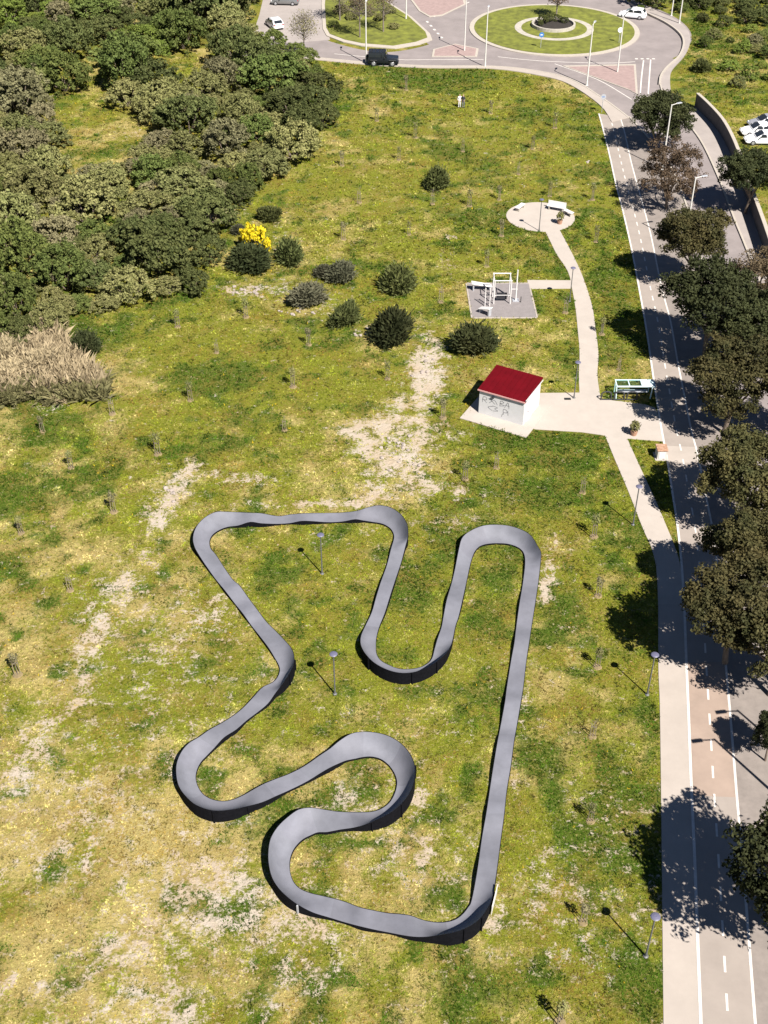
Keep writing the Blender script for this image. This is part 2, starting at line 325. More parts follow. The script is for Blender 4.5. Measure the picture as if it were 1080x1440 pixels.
def groundmat():
    m = bpy.data.materials.new('meadow_ground'); m.use_nodes = True; t = m.node_tree; b = t.nodes['Principled BSDF']
    b.inputs['Roughness'].default_value = 0.95; b.inputs['Specular IOR Level'].default_value = 0.1
    N = t.nodes.new; Lk = t.links.new
    at = {}
    for k in ('bare', 'lush', 'dry'):
        a = N('ShaderNodeAttribute'); a.attribute_name = k; at[k] = a.outputs['Fac']
    tc = N('ShaderNodeTexCoord')
    def noise(s, d=6, r=0.65):
        n = N('ShaderNodeTexNoise'); n.inputs['Scale'].default_value = s; n.inputs['Detail'].default_value = d; n.inputs['Roughness'].default_value = r
        Lk(tc.outputs['Object'], n.inputs['Vector']); return n.outputs[0]
    def math_(op, a, bb):
        n = N('ShaderNodeMath'); n.operation = op
        for i, v in enumerate((a, bb)):
            if isinstance(v, (int, float)): n.inputs[i].default_value = v
            else: Lk(v, n.inputs[i])
        return n.outputs[0]
    def ramp(f, lo, hi):
        n = N('ShaderNodeMapRange'); n.interpolation_type = 'SMOOTHSTEP'; n.inputs['From Min'].default_value = lo; n.inputs['From Max'].default_value = hi; Lk(f, n.inputs[0]); return n.outputs[0]
    def mix(f, a, bb):
        n = N('ShaderNodeMix'); n.data_type = 'RGBA'; Lk(f, n.inputs[0])
        for i, v in ((6, a), (7, bb)):
            if isinstance(v, tuple): n.inputs[i].default_value = (*v, 1)
            else: Lk(v, n.inputs[i])
        return n.outputs[2]
    n4 = noise(7.0, 5, .75)
    n1, n2, n3 = noise(1.1, 8, .7), noise(3.2, 6, .7), noise(0.35, 4)
    c = mix(ramp(math_('ADD', at['dry'], math_('SUBTRACT', math_('MULTIPLY', n2, 2.4), 1.2)), 0.1, 0.9), (0.135, 0.15, 0.012), (0.34, 0.27, 0.10))
    c = mix(ramp(math_('ADD', at['lush'], math_('SUBTRACT', math_('MULTIPLY', n1, 2.2), 1.1)), 0.3, 0.95), c, (0.05, 0.085, 0.007))
    c = mix(ramp(n3, 0.35, 0.75), c, mix(ramp(n2, .3, .7), c, (0.17, 0.105, 0.022)))
    n5 = noise(15.0, 3, .7)
    c = mix(ramp(n4, .5, .72), c, (0.30, 0.245, 0.095)); c = mix(ramp(n5, .5, .75), c, (0.045, 0.05, 0.007))
    pale = mix(ramp(n3, 0.3, 0.7), (0.42, 0.365, 0.30), (0.38, 0.30, 0.21))
    f = ramp(math_('ADD', at['bare'], math_('SUBTRACT', math_('MULTIPLY', math_('ADD', n1, math_('MULTIPLY', math_('ADD', n2, n4), .5)), 3.6), 3.6)), 0.38, 0.95)
    c = mix(f, c, pale)
    Lk(c, b.inputs['Base Color'])
    bp = N('ShaderNodeBump'); bp.inputs['Strength'].default_value = 0.8; bp.inputs['Distance'].default_value = 0.2
    Lk(n2, bp.inputs['Height']); Lk(bp.outputs[0], b.inputs['Normal'])
    return m
me = npmesh('meadow', np.stack([vx, vy, np.zeros_like(vx)], 1), q, groundmat())
for k, a in (('bare', fd), ('lush', fl), ('dry', fy_)):
    at = me.attributes.new(k, 'FLOAT', 'POINT'); at.data.foreach_set('value', a.astype(np.float32))
tag(obj('meadow', me), kind='structure', label='patchy green and straw coloured meadow with bare pale soil')

# ------------------------------------------------------------------ paved lines (photo points lie on the ground)
L1 = wpts([(842,160),(846.7,176.7),(856.7,216.7),(866.7,262),(875,293),(888,350),(900,413),(910,470),(920,540),(929.5,600),(938.7,650),(946.6,700),(953,742),(958,790),(962,850),(965,930),(968,1000),(972,1105),(976.4,1200),(980.5,1310),(985.5,1440),(989,1530)])
L2 = wpts([(872,165),(878,185),(888,230),(901.7,280),(915,330),(930,403),(943,453),(953,510),(961.7,553),(972,605),(981,640),(993,700),(1002,745),(1009,800),(1015,860),(1021,940),(1028,1020),(1036,1120),(1044,1210),(1052,1310),(1062,1440),(1070,1530)])
L3 = wpts([(885,165),(908,190),(935,222),(955,262),(970,305),(985,360),(1000,430),(1013,500),(1024,560),(1034,620),(1050,700),(1066,790),(1083,900),(1100,1010),(1118,1120),(1135,1230),(1155,1360),(1178,1530)])
L4 = wpts([(928,118),(935,140),(950,158),(970,178),(990,207),(1015,262),(1032,308),(1050,352),(1075,420),(1100,500),(1125,600),(1160,720),(1200,860),(1245,1000),(1310,1200),(1400,1530)])
walkL = wpts([(923,800),(925.5,850),(925.8,940),(928,1000),(930.5,1200),(931.5,1300),(933,1440),(934,1530)])
cyc = tag(strip('cycle_lane', L1, L2, 0.034, 0.06, M['cycle'], 160), kind='structure')
st = tag(strip('tree_verge', L2, L3, 0.026, 0.06, M['verge'], 160), kind='structure')
L1r = resample(L1, 400); yy = P(957, 800).y
L1b = L1r[L1r[:, 1] < yy]
wk = tag(strip('footpath', walkL, L1b, 0.030, 0.06, M['walk'], 120), kind='structure')
line_strip('white_line', L1, -0.08, 0.08, 0.042, 0.004, M['white'], 160, cyc)
line_strip('white_line', L2, -0.07, 0.07, 0.042, 0.004, M['white'], 160, cyc)
MID = (resample(L1, 400)+resample(L2, 400))/2
seg = np.r_[0, np.cumsum(np.linalg.norm(np.diff(MID, axis=0), axis=1))]; s = 0.6
while s < seg[-1]-1.2:
    t = [s, s+0.45, s+0.9]; ln = np.stack([np.interp(t, seg, MID[:, 0]), np.interp(t, seg, MID[:, 1])], 1)
    line_strip('lane_dash', ln, -0.06, 0.06, 0.041, 0.004, M['white'], 4, cyc); s += 2.05
def band(y0, y1, m, name, z):
    a = L1r[(L1r[:, 1] < P(970, y0).y) & (L1r[:, 1] > P(970, y1).y)]
    L2r = resample(L2, 400); b = L2r[(L2r[:, 1] < P(1000, y0).y) & (L2r[:, 1] > P(1000, y1).y)]
    return strip(name, offs(a, -0.09), offs(b, 0.08), z, 0.003, m, 40, cyc)
band(930, 1125, M['cyclered'], 'red_surface_patch', 0.0375)
band(627, 652, M['walk'], 'crossing_band', 0.0375)
L3r = resample(L3, 400)
tag(line_strip('kerb', L3, -0.09, 0.09, 0.12, 0.16, M['kerb'], 160), kind='structure')
road_se = tag(strip('road', offs(L3, -0.09), L4, 0.012, 0.05, M['asphalt'], 160), kind='structure')
tag(line_strip('kerb', L4, -0.1, 0.1, 0.16, 0.2, M['kerb'], 160), kind='structure')
wallpx = [(978,150),(992,163),(1011,184),(1024,206),(1036,235),(1047,268),(1058,300),(1072,340),(1090,395)]
WL = wpts(wallpx)
L4u = resample(L4, 400); L4u = L4u[(L4u[:, 1] < P(960, 165).y) & (L4u[:, 1] > P(1090, 400).y)]
tag(strip('pavement', L4u, WL, 0.02, 0.05, M['street'], 60), kind='structure')
# park paths
NL = wpts([(765,322),(775,342),(783,358),(799,383),(805,409),(809.6,436),(812,459),(815,495),(814,525),(815,556)])
NR = wpts([(786,322),(792,333),(799,346),(813.5,375),(823.7,401),(833,432),(837,459),(841.5,498),(840,528),(844.5,560)])
tag(strip('park_path', NL, NR, 0.031, 0.06, M['path'], 60), kind='structure')
SL = wpts([(850,611),(866,650),(883,690),(904.5,745),(915,768),(923,800),(925.5,850)])
SR = wpts([(881,615),(899,655),(920,700),(937,740),(950,772),(957,800),(961,850)])
tag(strip('park_path', SL, SR, 0.038, 0.06, M['path'], 60), kind='structure')
poly = [P(x, y) for x, y in [(735,556),(762,553),(815,552.5),(844.5,561),(865,564),(907,569),(921.5,574),(924,580),(933,621),(881.5,617),(850,612.6),(818,608),(752.6,604),(741,600)]]
tag(slab('plaza', poly, 0.035, 0.06, M['path']), kind='structure')
poly = [P(x, y) for x, y in [(741.5,394),(803,394.5),(803.5,406),(744,406.5)]]
tag(slab('park_path', poly, 0.028, 0.05, M['path']), kind='structure')
pc = (P(712, 305)+P(808, 305))/2; pr = (P(808, 305)-P(712, 305)).x/2
circ = [(pc.x+pr*math.cos(a), pc.y+pr*math.sin(a)) for a in np.linspace(0, 2*math.pi, 48, endpoint=False)]
tag(slab('round_terrace', circ, 0.042, 0.07, M['path']), kind='structure')
poly = [P(x, y) for x, y in [(656.7,399),(742.8,399),(754.4,446.7),(664.4,447)]]
pad = tag(slab('exercise_pad', poly, 0.036, 0.06, M['rubber']), kind='structure')
pl = [tuple(p[:2]) for p in poly]; pl.append(pl[0])
for a, b in zip(pl[:-1], pl[1:]): line_strip('edging', np.array([a, b]), 0.0, -0.14, 0.05, 0.07, M['walk'], 3, pad)

# ------------------------------------------------------------------ roundabout and roads
RC = P(779, 41.5); RR = 12.7
def ring(r, n=96, c=RC, sx=1): return [(c.x+r*math.cos(a)*sx, c.y+r*math.sin(a)) for a in np.linspace(0, 2*math.pi, n, endpoint=False)]
tag(slab('roundabout_road', ring(20.3), 0.008, 0.05, M['asphalt']), kind='structure')
wlow = wpts([(330,74),(380,77),(432,80.5),(515,88.5),(600,93.5),(690,94.5),(745,100)])
wup = wpts([(330,40),(395,52),(455,52),(463,58),(509,70),(553,73),(606,62),(640,45),(690,20)])
tag(strip('road', wlow, wup, 0.016, 0.05, M['asphalt'], 80), kind='structure')
# street climbing away behind the grassy triangle, top left
poly = [P(x, y) for x, y in [(352,60),(365,20),(372,-10),(380,-60),(470,-60),(462,-20),(459,12),(461,40),(464,56),(420,60)]]
tag(slab('side_street', poly, 0.022, 0.05, M['street']), kind='structure')
# arm leading away north west
poly = [P(x, y) for x, y in [(548,4),(577,24),(606,52),(640,45),(690,15),(680,-10),(640,-60),(500,-60)]]
tag(slab('road', poly, 0.0125, 0.05, M['asphalt']), kind='structure')
# south east arm, joins the ring to the tree lined road
poly = [P(x, y) for x, y in [(745,98),(800,112),(843,142),(862,163),(884,166),(890,172),(935,150),(930,125),(931,108),(955,85),(900,70),(760,75)]]
tag(slab('road', poly, 0.0195, 0.05, M['asphalt']), kind='structure')
# far northern and eastern arms
poly = [P(x, y) for x, y in [(720,5),(700,-60),(820,-60),(880,0),(860,15)]]
tag(slab('road', poly, 0.0235, 0.05, M['asphalt']), kind='structure')
# pavements round the junction
SP = wpts([(330,79),(380,81),(432,83.5),(515,91.5),(600,96),(690,97),(760,107),(800,119),(843,148),(860,172)])
SPi = wpts([(330,74),(380,77),(432,80.5),(515,88.5),(600,93.5),(690,94),(745,99),(800,111),(846,138),(884,166)])
sw = tag(strip('pavement', SPi, SP, 0.10, 0.15, M['walk'], 120), kind='structure')
line_strip('kerb_edge', SPi, -0.12, 0.10, 0.13, 0.2, M['kerb'], 120, sw)
EK = wpts([(868,-20),(880,1),(905,18),(935,33),(955,48),(961,62),(955,80),(938,96),(929,108),(927,120)])
EKo = wpts([(878,-20),(895,1),(925,17),(952,30),(968,45),(970,62),(962,80),(946,98),(942,112),(944,140)])
ep = tag(strip('pavement', EK, EKo, 0.15, 0.2, M['street'], 80), kind='structure')
line_strip('kerb_edge', EK, -0.16, 0.10, 0.30, 0.35, M['kerb'], 80, ep)
line_strip('gutter_shade', EK, -0.55, -0.17, 0.035, 0.05, M['trim'], 80, ep)  # black strip: gutter line with the kerb's shadow put into its colour
# grassed central island
isl = tag(slab('roundabout_island', ring(RR), 0.14, 0.2, M['kerb']), kind='structure')
slab('lawn', ring(RR-0.75), 0.19, 0.1, M['lawn'], isl)
slab('inner_paving', ring(5.9), 0.21, 0.1, M['stone'], isl)
slab('inner_lawn', ring(4.9), 0.23, 0.1, M['lawn'], isl)
pt = thing('round_planter', 'low round stone planter on the roundabout, open at one side', 'planter', (RC.x, RC.y+1.0, 0.23))
MB().lathe((0, 0, 0), [(3.3, 0), (3.3, .45), (3.0, .45), (3.0, .15)], 40).build('planter_wall', M['stone'], pt)
MB().lathe((0, 0, 0), [(3.02, .15), (2.2, .25), (0.1, .3)], 32).build('planting_soil', M['soil'], pt)
PLANTS = [(RC.x+dx, RC.y+1+dy, r_) for dx, dy, r_ in ((-1.6, .6, .9), (-.6, 1.4, .9), (.7, 1.5, .8), (1.7, .7, .7), (-2.0, -.5, .6))]
# painted and paved splitter islands
for px in ([(793,93.5),(893,91.5),(896,133),(885,127)], [(608,80),(610,70),(640,62.5),(672,69),(670,80)], [(576,-3),(652,-3),(655,6),(622,22),(604,24),(590,16)]):
    pp = [P(*a) for a in px]; cx = sum((Vector(p) for p in pp), Vector())/len(pp)
    o = tag(slab('splitter_island', [cx+(p-cx)*1.03 for p in pp], 0.09, 0.12, M['kerb']), kind='structure')
    slab('red_paving', [cx+(p-cx)*0.93 for p in pp], 0.10, 0.05, M['redpave'], o)
def paint(px, w, name='painted_line', z=0.03, par=None):
    l = wpts(px, 4); line_strip(name, l, -w/2, w/2, z, 0.004, M['white'], max(6, len(l)), par or road_se)
paint([(905,85),(902,110),(899,150)], .18); paint([(915,84),(913,110),(911,140)], .18)
paint([(780,90),(840,112),(888,140)], .15, z=.031); paint([(700,80),(760,86),(850,89),(893,87)], .15, z=.032)
paint([(470,76),(560,84),(605,84),(680,84)], .15, z=.0325); paint([(610,24),(640,12),(660,3)], .2)
for k in range(4): paint([(893+k*8,83),(897+k*8,83)], .4, 'give_way_mark', .033)
for k in range(5): paint([(600+k*5,30+k*5.5),(602+k*5,32+k*5.5)], .35, 'give_way_mark', .033)
# grassy triangle west of the roundabout
tri = [(457,8),(459,40),(464,49),(485,57),(509,62),(553,65.5),(585,60),(601,54),(598,46),(574,24),(543,4),(520,-20),(490,-50),(462,-50)]
pp = [P(*a) for a in tri]; cx = sum((Vector(p) for p in pp), Vector())/len(pp)
o = tag(slab('grass_island', [cx+(p-cx)*1.08 for p in pp], 0.13, 0.2, M['kerb']), kind='structure')
slab('lawn', pp, 0.18, 0.1, M['lawn'], o)

# retaining wall along the road
wl = thing('retaining_wall', 'long curved dark retaining wall with pale coping beside the road', 'wall')
line_strip('wall', WL, -0.15, 0.15, 1.7, 1.75, M['darkwall'], 60, wl)
line_strip('coping', WL, -0.2, 0.2, 1.78, 0.08, M['kerb'], 60, wl)

# ------------------------------------------------------------------ pump track
TR = [(663.5,1266,692,1262,.15,.75),(671,1227,697.8,1229,.4,.4),(678,1178,704.4,1178,.12,.12),(684,1144,709,1144,.35,.35),(688.9,1111,712.5,1111,.18,.18),(694,1078,718,1078,.32,.32),
(699.6,1044,722.5,1044,.3,.3),(703.5,1024,726,1024,.12,.12),(710,989,732,989,.4,.4),(713,966,735.6,967,.2,.2),(718.9,929,740,929,.15,.15),(723.3,905,744,903,.36,.36),(726,883,747.5,880,.14,.14),
(730.5,850,752.5,848,.3,.3),(735,823,756.5,821,.12,.14),(738.5,794,759.6,794,.25,.5),(737.5,780,760.7,778,.15,.8),(733,773,756,768,.12,1.0),(726,768.5,744,751,.12,1.0),(715,765,722,741,.12,.95),
(703,764,700,738,.12,.9),(689,764.4,679,739.5,.12,.85),(676,767.5,661,747,.12,.8),(668,775,650.5,756,.12,.75),(663,787,646,770,.12,.5),(659.5,801,640,800,.15,.2),(655.5,820,635,821,.12,.12),
(650,845,628.5,843,.4,.4),(644.5,868,624,866,.15,.15),(640.5,880,621,882,.14,.14),(637,897,615.5,898,.32,.32),(634,907.5,611.5,912,.5,.2),(627,919,608,925,.8,.12),(614,930,602,932.5,1.0,.12),
(598,940,591,938.5,1.0,.12),(580,945.5,577,941,1.0,.12),(561.5,946,561,940.5,1.0,.12),(543,941,546,935,1.0,.12),(526,931.5,535,928.5,1.0,.12),(513.5,918.5,529.5,920,.95,.12),(507.5,906,528.5,910,.8,.12),
(508,894,529,898,.5,.12),(514,880,533,882,.15,.12),(523,861,541,862,.25,.25),(529,840,548.5,838,.36,.36),(535.5,819,555,818,.3,.3),(544.4,794,564,791,.14,.14),(550,772,570,768,.28,.4),
(554.3,756,573.5,754,.15,.8),(552,747,572.5,738,.12,1.0),(546.5,741,564,724,.12,1.0),(537,736.3,550,714.3,.12,.95),(524,734,534,710.8,.12,.8),(511,732,518,713.5,.18,.5),(499,730.3,502,718.5,.36,.36),
(481,733.5,481,721,.12,.12),(461,734.4,461,721.5,.12,.12),(440,733,440,721.8,.28,.28),(424,732.6,424,722.3,.36,.36),(408,735.6,408,723.7,.12,.12),(391,736.7,391,726,.14,.14),(368,736,368,722,.34,.34),
(352,734,352,721.3,.45,.45),(335,739,336,720.5,.2,.3),(320,741,317,719.8,.12,.6),(308,745.5,303,720.3,.12,.75),(299,752,288,728,.12,.8),(295,759,276.5,740.5,.12,.8),(294.5,765,271.7,755,.12,.8),
(296.5,772,273.5,768,.12,.7),(304,781,281,782,.12,.4),(316,799.5,293,800,.2,.25),(327,815,305,816.5,.14,.14),(337,824,317,831,.3,.3),(350,842,331,849.5,.14,.14),(362,858,342,863,.3,.3),
(374,874,354,880,.12,.12),(388,888,365.5,894.5,.22,.22),(400,900.5,378,911,.4,.25),(409,911,386.5,925,.65,.15),(413.2,922,392.5,936,.85,.12),(412.5,935,393.5,944,.95,.12),(406,948,390,953,.95,.12),
(397,962,383,960,.75,.12),(387,975,369,967,.4,.15),(377,989,355,982,.25,.25),(363,1001,343,994.5,.14,.14),(347,1013,329,1006,.15,.15),(332,1026,311.5,1017,.3,.3),(315,1037,295,1026,.35,.35),
(302,1051,280,1036.5,.2,.4),(291,1062.5,266,1045,.14,.6),(283,1071,255.5,1057,.12,.75),(277.5,1081,249,1072.5,.12,.8),(275,1092.6,248,1088,.12,.85),(277.5,1104.5,251.5,1105,.12,.9),
(284.5,1116,261,1119,.12,.95),(296,1123.5,276,1132,.12,1.0),(312,1127,300,1139.8,.12,1.0),(328,1124.5,327,1138.3,.12,.9),(343,1118,348.5,1133.5,.2,.65),(357,1110,369,1128,.35,.45),
(372,1102,387,1120,.3,.35),(388,1095.5,403,1113,.15,.15),(404,1089.5,421,1104.5,.15,.15),(420,1082,436.7,1096,.2,.2),(435,1073,450,1087.5,.3,.3),(449,1063,463,1080,.36,.36),
(464,1053,475.5,1074,.45,.3),(478,1041.5,487,1069.5,.65,.15),(494,1032,500,1066.8,.85,.12),(511,1029.3,511,1064.5,.95,.12),(530,1030.7,523,1064,1.05,.12),(548,1036,535.5,1067.3,1.1,.12),
(564,1046,546,1075,1.1,.12),(576,1060,553,1084,1.1,.12),(582.8,1077,557.5,1094,1.1,.12),(582.5,1096,558.3,1104,1.1,.12),(576,1114.5,555,1116.5,1.1,.12),(564,1130.5,548,1128.5,1.1,.12),
(548,1143.5,537,1137,1.05,.12),(531,1152,524,1141.5,.9,.12),(515,1159,508,1142.5,.6,.12),(498,1163.7,491,1142.3,.3,.15),(479,1166.5,473,1141.3,.2,.2),(460,1170,455,1138.5,.2,.35),
(447,1170.5,436,1136,.15,.65),(437,1174.5,420,1138.7,.12,.85),(427,1179.5,405,1149,.12,.95),(418.5,1187,391,1162.5,.12,1.05),(412,1196,381,1179,.12,1.1),(408,1207,377.7,1197,.12,1.1),
(407,1218,378.2,1215,.12,1.1),(408.5,1230,382.5,1233,.12,1.1),(413,1241,391,1247.5,.12,1.05),(422,1250,403,1260,.12,.95),(436,1256,419,1272,.12,.7),(453,1260,440,1283,.15,.4),
(470,1264,464,1290.5,.2,.2),(487,1269,487,1297.5,.15,.15),(505,1276,508,1303,.3,.3),(525,1280.5,530,1308,.2,.2),(545,1284.3,548,1311.5,.12,.12),(563,1285.8,566,1315,.2,.25),
(578,1288,583,1317.3,.3,.35),(593,1293.5,600,1317.3,.25,.5),(610,1297,617,1315,.15,.8),(627,1297,634,1312,.12,1.1),(641,1293,653,1306,.12,1.2),(651,1285.5,670,1296,.12,1.2),(658.5,1276,683,1281,.12,1.1)]
tA = cr([P(a, b, z).to_tuple() for a, b, c, d, z, w in TR], 4, True)
tB = cr([P(c, d, w).to_tuple() for a, b, c, d, z, w in TR], 4, True)
NT = len(tA); NU = 9
def prof(i, u):
    a, b = tA[i % NT], tB[i % NT]; xy = a[:2]*(1-u)+b[:2]*u
    lo, hi = (a[2], b[2]) if a[2] <= b[2] else (b[2], a[2]); t = u if a[2] <= b[2] else 1-u
    e = 1 + 1.4*min(1, max(0, (hi-lo)/0.6))
    return (xy[0], xy[1], lo+(hi-lo)*t**e)
track = thing('pump_track', 'grey modular pump track looping over the meadow with banked turns and rollers', 'pump track', P(500, 1000))
off = track.location
PAN = 12
def nrm_at(i, j):
    a = Vector(prof(i+1, j/(NU-1)))-Vector(prof(i-1, j/(NU-1))); b = Vector(prof(i, min(1, (j+1)/(NU-1))))-Vector(prof(i, max(0, (j-1)/(NU-1))))
    n = b.cross(a); n.normalize(); return n if n.z > 0 else -n
for p0 in range(0, NT, PAN):
    rows = [min(p0+k, p0+PAN) for k in range(PAN+1) if p0+k <= NT]
    v = []; f = []
    for r_ in rows:
        for j in range(NU): x, y, z = prof(r_, j/(NU-1)); v.append((x-off.x, y-off.y, z))
    nr = len(rows); nb = nr*NU
    v += [(x, y, z-0.05) for x, y, z in v]
    for i in range(nr-1):
        for j in range(NU-1):
            a = i*NU+j; f.append((a, a+1, a+NU+1, a+NU)); f.append((nb+a, nb+a+NU, nb+a+NU+1, nb+a+1))
        a = i*NU; f.append((a, a+NU, nb+a+NU, nb+a)); a += NU-1; f.append((a+NU, a, nb+a, nb+a+NU))
    for i in (0, nr-1):
        for j in range(NU-1):
            a = i*NU+j; f.append((a, nb+a, nb+a+1, a+1) if i == 0 else (a+1, nb+a+1, nb+a, a))
    me = mesh('deck_panel', v, f, M['deck'])
    sm = [k < 0 for k in range(len(f))]
    for pi, fc in enumerate(f): sm[pi] = max(fc) < nb
    me.polygons.foreach_set('use_smooth', sm)
    nv = [nrm_at(r_, j) for r_ in rows for j in range(NU)]
    me.normals_split_custom_set_from_vertices(nv+[(0, 0, -1)]*nb)
    dk = obj('deck_panel', me, track)
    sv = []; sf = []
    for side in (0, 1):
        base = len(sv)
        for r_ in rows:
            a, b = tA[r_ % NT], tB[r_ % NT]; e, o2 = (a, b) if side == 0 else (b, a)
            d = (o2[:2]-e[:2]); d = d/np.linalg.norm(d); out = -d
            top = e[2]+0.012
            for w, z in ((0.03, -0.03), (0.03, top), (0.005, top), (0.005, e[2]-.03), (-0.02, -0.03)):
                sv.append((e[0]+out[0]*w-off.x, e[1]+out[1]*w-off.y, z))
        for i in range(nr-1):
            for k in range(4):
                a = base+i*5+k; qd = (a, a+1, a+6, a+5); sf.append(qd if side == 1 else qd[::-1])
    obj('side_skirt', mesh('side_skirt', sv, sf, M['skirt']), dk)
# outside posts that hold the banked turns, and the pale board on the last turn
for k in (33*4, 35*4, 38*4+2, 98*4, 100*4, 119*4, 121*4+2, 136*4, 148*4, 149*4+2, 80*4+2, 82*4, 116*4):
    a, b = tA[k % NT], tB[k % NT]; e, o2 = (a, b) if a[2] > b[2] else (b, a)
    d = e[:2]-o2[:2]; d /= np.linalg.norm(d); x, y = e[0]+d[0]*0.07-off.x, e[1]+d[1]*0.07-off.y
    m = MB(); m.box((x, y, e[2]/2), (0.08, 0.08, e[2]), math.atan2(d[1], d[0]))
    m.build('support_post', M['galv'] if k == 136*4 else M['skirt'], track)
e0, e1 = tB[150*4+2], tB[(151*4+2) % NT]
d = (e1-e0)[:2]; ln = np.linalg.norm(d); d /= ln; nrm = np.array([d[1], -d[0]])
cxy = (e0[:2]+e1[:2])/2+nrm*0.16
m = MB(); m.box((cxy[0]-off.x, cxy[1]-off.y, 0.5), (ln, 0.03, 0.75), math.atan2(d[1], d[0]))
tag(m.build('notice_board', M['equip'], track), label='pale board fixed outside the banked turn')

# ------------------------------------------------------------------ little hut with a red roof
A, B = P(672, 547, 2.4), P(739, 566, 2.4)
hd = (B-A).normalized(); hrz = math.atan2(hd.y, hd.x); HW, HDp = 4.19, 3.65
hut = thing('hut', 'small white rendered hut with a red sloping roof and grey graffiti', 'hut', (A.x, A.y, 0.0), hrz)
def hroof(y): return 2.4+0.35*y/HDp
ov = 0.12
x0, x1, y0, y1 = ov, HW-ov, ov, HDp-ov
v = [(x0,y0,0),(x1,y0,0),(x1,y1,0),(x0,y1,0),(x0,y0,hroof(y0)-.08),(x1,y0,hroof(y0)-.08),(x1,y1,hroof(y1)-.08),(x0,y1,hroof(y1)-.08)]
for nm, fc in (('front_wall', (0,1,5,4)), ('side_wall', (1,2,6,5)), ('back_wall', (2,3,7,6)), ('side_wall', (3,0,4,7))):
    obj(nm, mesh(nm, [v[i] for i in fc], [(0,1,2,3)], M['wallwhite']), hut)
v = [(0,0,hroof(0)),(HW,0,hroof(0)),(HW,HDp,hroof(HDp)),(0,HDp,hroof(HDp))]; v = [(x,y,z-.10) for x,y,z in v]+v
rf = obj('roof', mesh('roof', v, [(0,3,2,1),(4,5,6,7),(0,1,5,4),(1,2,6,5),(2,3,7,6),(3,0,4,7)], M['roofred']), hut)
for k in range(9):
    x = 0.25+k*(HW-.5)/8
    m = MB(); m.add([(x-.015,0.01,hroof(0)),(x+.015,0.01,hroof(0)),(x+.015,HDp-.01,hroof(HDp)),(x-.015,HDp-.01,hroof(HDp)),(x-.015,0.01,hroof(0)+.025),(x+.015,0.01,hroof(0)+.025),(x+.015,HDp-.01,hroof(HDp)+.025),(x-.015,HDp-.01,hroof(HDp)+.025)],
        [(4,5,6,7),(0,1,5,4),(1,2,6,5),(2,3,7,6),(3,0,4,7)]); m.build('roof_seam', M['roofred'], rf)
MB().box((HW/2, -0.02, hroof(0)-.06), (HW+.02, .035, .11)).build('front_fascia', M['soffit'], rf)
MB().box((HW+.02, HDp/2, hroof(HDp/2)-.07), (.03, HDp-.05, .09)).build('side_fascia', M['wallwhite'], rf)
dr = MB().box((x1+.02, 1.25, 1.02), (.05, .95, 2.0)).build('door', M['door'], hut); MB().box((x1+.07, 0.92, 1.0), (.05, .12, .05)).build('handle', M['dsteel'], dr)
MB().box((1.35, y0-.06, 1.98), (.2, .14, .16)).build('wall_lamp', M['dsteel'], hut)
sl = MB(); sl.box((HW/2-.05, HDp/2-.35, .03), (HW+1.7, HDp+1.9, .06)); sl.build('concrete_slab', M['path'], hut)
def stroke(pts, w=.045):
    m = MB(); pts = cr([(a+random.uniform(-.05, .05), b+random.uniform(-.04, .04)) for a, b in pts], 4)
    for (a, b), (c, d_) in zip(pts[:-1], pts[1:]):
        L_ = math.hypot(c-a, d_-b); nx_, nz_ = -(d_-b)/L_*w/2, (c-a)/L_*w/2; ex, ez = (c-a)/L_*w*.4, (d_-b)/L_*w*.4
        m.add([(a-ex+nx_, y0-.004, b-ez+nz_), (c+ex+nx_, y0-.004, d_+ez+nz_), (c+ex-nx_, y0-.004, d_+ez-nz_), (a-ex-nx_, y0-.004, b-ez-nz_)], [(0,3,2,1)])
    return m
for pts in ([(.45,1.25),(.45,1.75),(.75,1.75),(.78,1.5),(.45,1.5)], [(.6,1.5),(.8,1.22)], [(.95,1.7),(1.3,1.68)], [(1.0,1.3),(1.4,1.72),(1.7,1.35)], [(1.1,1.72),(1.55,1.3)],
            [(2.0,1.3),(2.0,1.8),(2.3,1.75),(2.05,1.55),(2.35,1.45),(2.0,1.3)], [(2.4,1.28),(2.62,1.8),(2.8,1.28)], [(2.45,1.5),(2.78,1.5)], [(1.3,1.1),(.95,.85),(1.35,.65)], [(1.4,1.1),(1.75,1.05),(1.5,.9),(1.8,.75),(1.4,.65)],
            [(2.3,.55),(2.3,1.05),(2.6,1.05),(2.62,.8),(2.3,.8)], [(2.75,.6),(2.75,1.02)], [(2.2,.35),(2.3,.62)]):
    stroke(pts).build('graffiti_stroke', M['graffiti'], hut)

# ------------------------------------------------------------------ lamps
def park_lamp(h=3.55):
    t = thing('park_lamp', '', 'lamp')
    m = MB(); m.tube((0,0,0), (0,0,h-.05), .05, .038, 8); m.build('pole', M['lampdark'], t)
    MB().lathe((0,0,0), [(.14,0),(.14,.05),(.07,.1),(.06,.35)], 10).build('base', M['lampdark'], t)
    MB().lathe((0,0,h-.12), [(.06,0),(.23,.05),(.25,.08),(.2,.12),(.08,.15)], 20).build('lamp_head', M['lampgrey'], t)
    return t
LAMPS = [((908,1345),'slim grey park lamp with disc head beside the footpath next to large tree shadow'),((471,976),'slim park lamp with disc head in the middle of the pump track loop'),
 ((453,807),'slim park lamp with disc head inside the upper pocket of the pump track'),((890,738),'slim park lamp with disc head beside the slanting park path'),((910,977),'slim park lamp beside footpath just past the big tree shadow on the grass'),
 ((807,560),'slim park lamp on the plaza between hut and bicycle hoops'),((801,424),'slim park lamp at the branch path to the exercise pad'),((758,325),'slim park lamp at the entrance of the round terrace')]
pl0 = park_lamp()
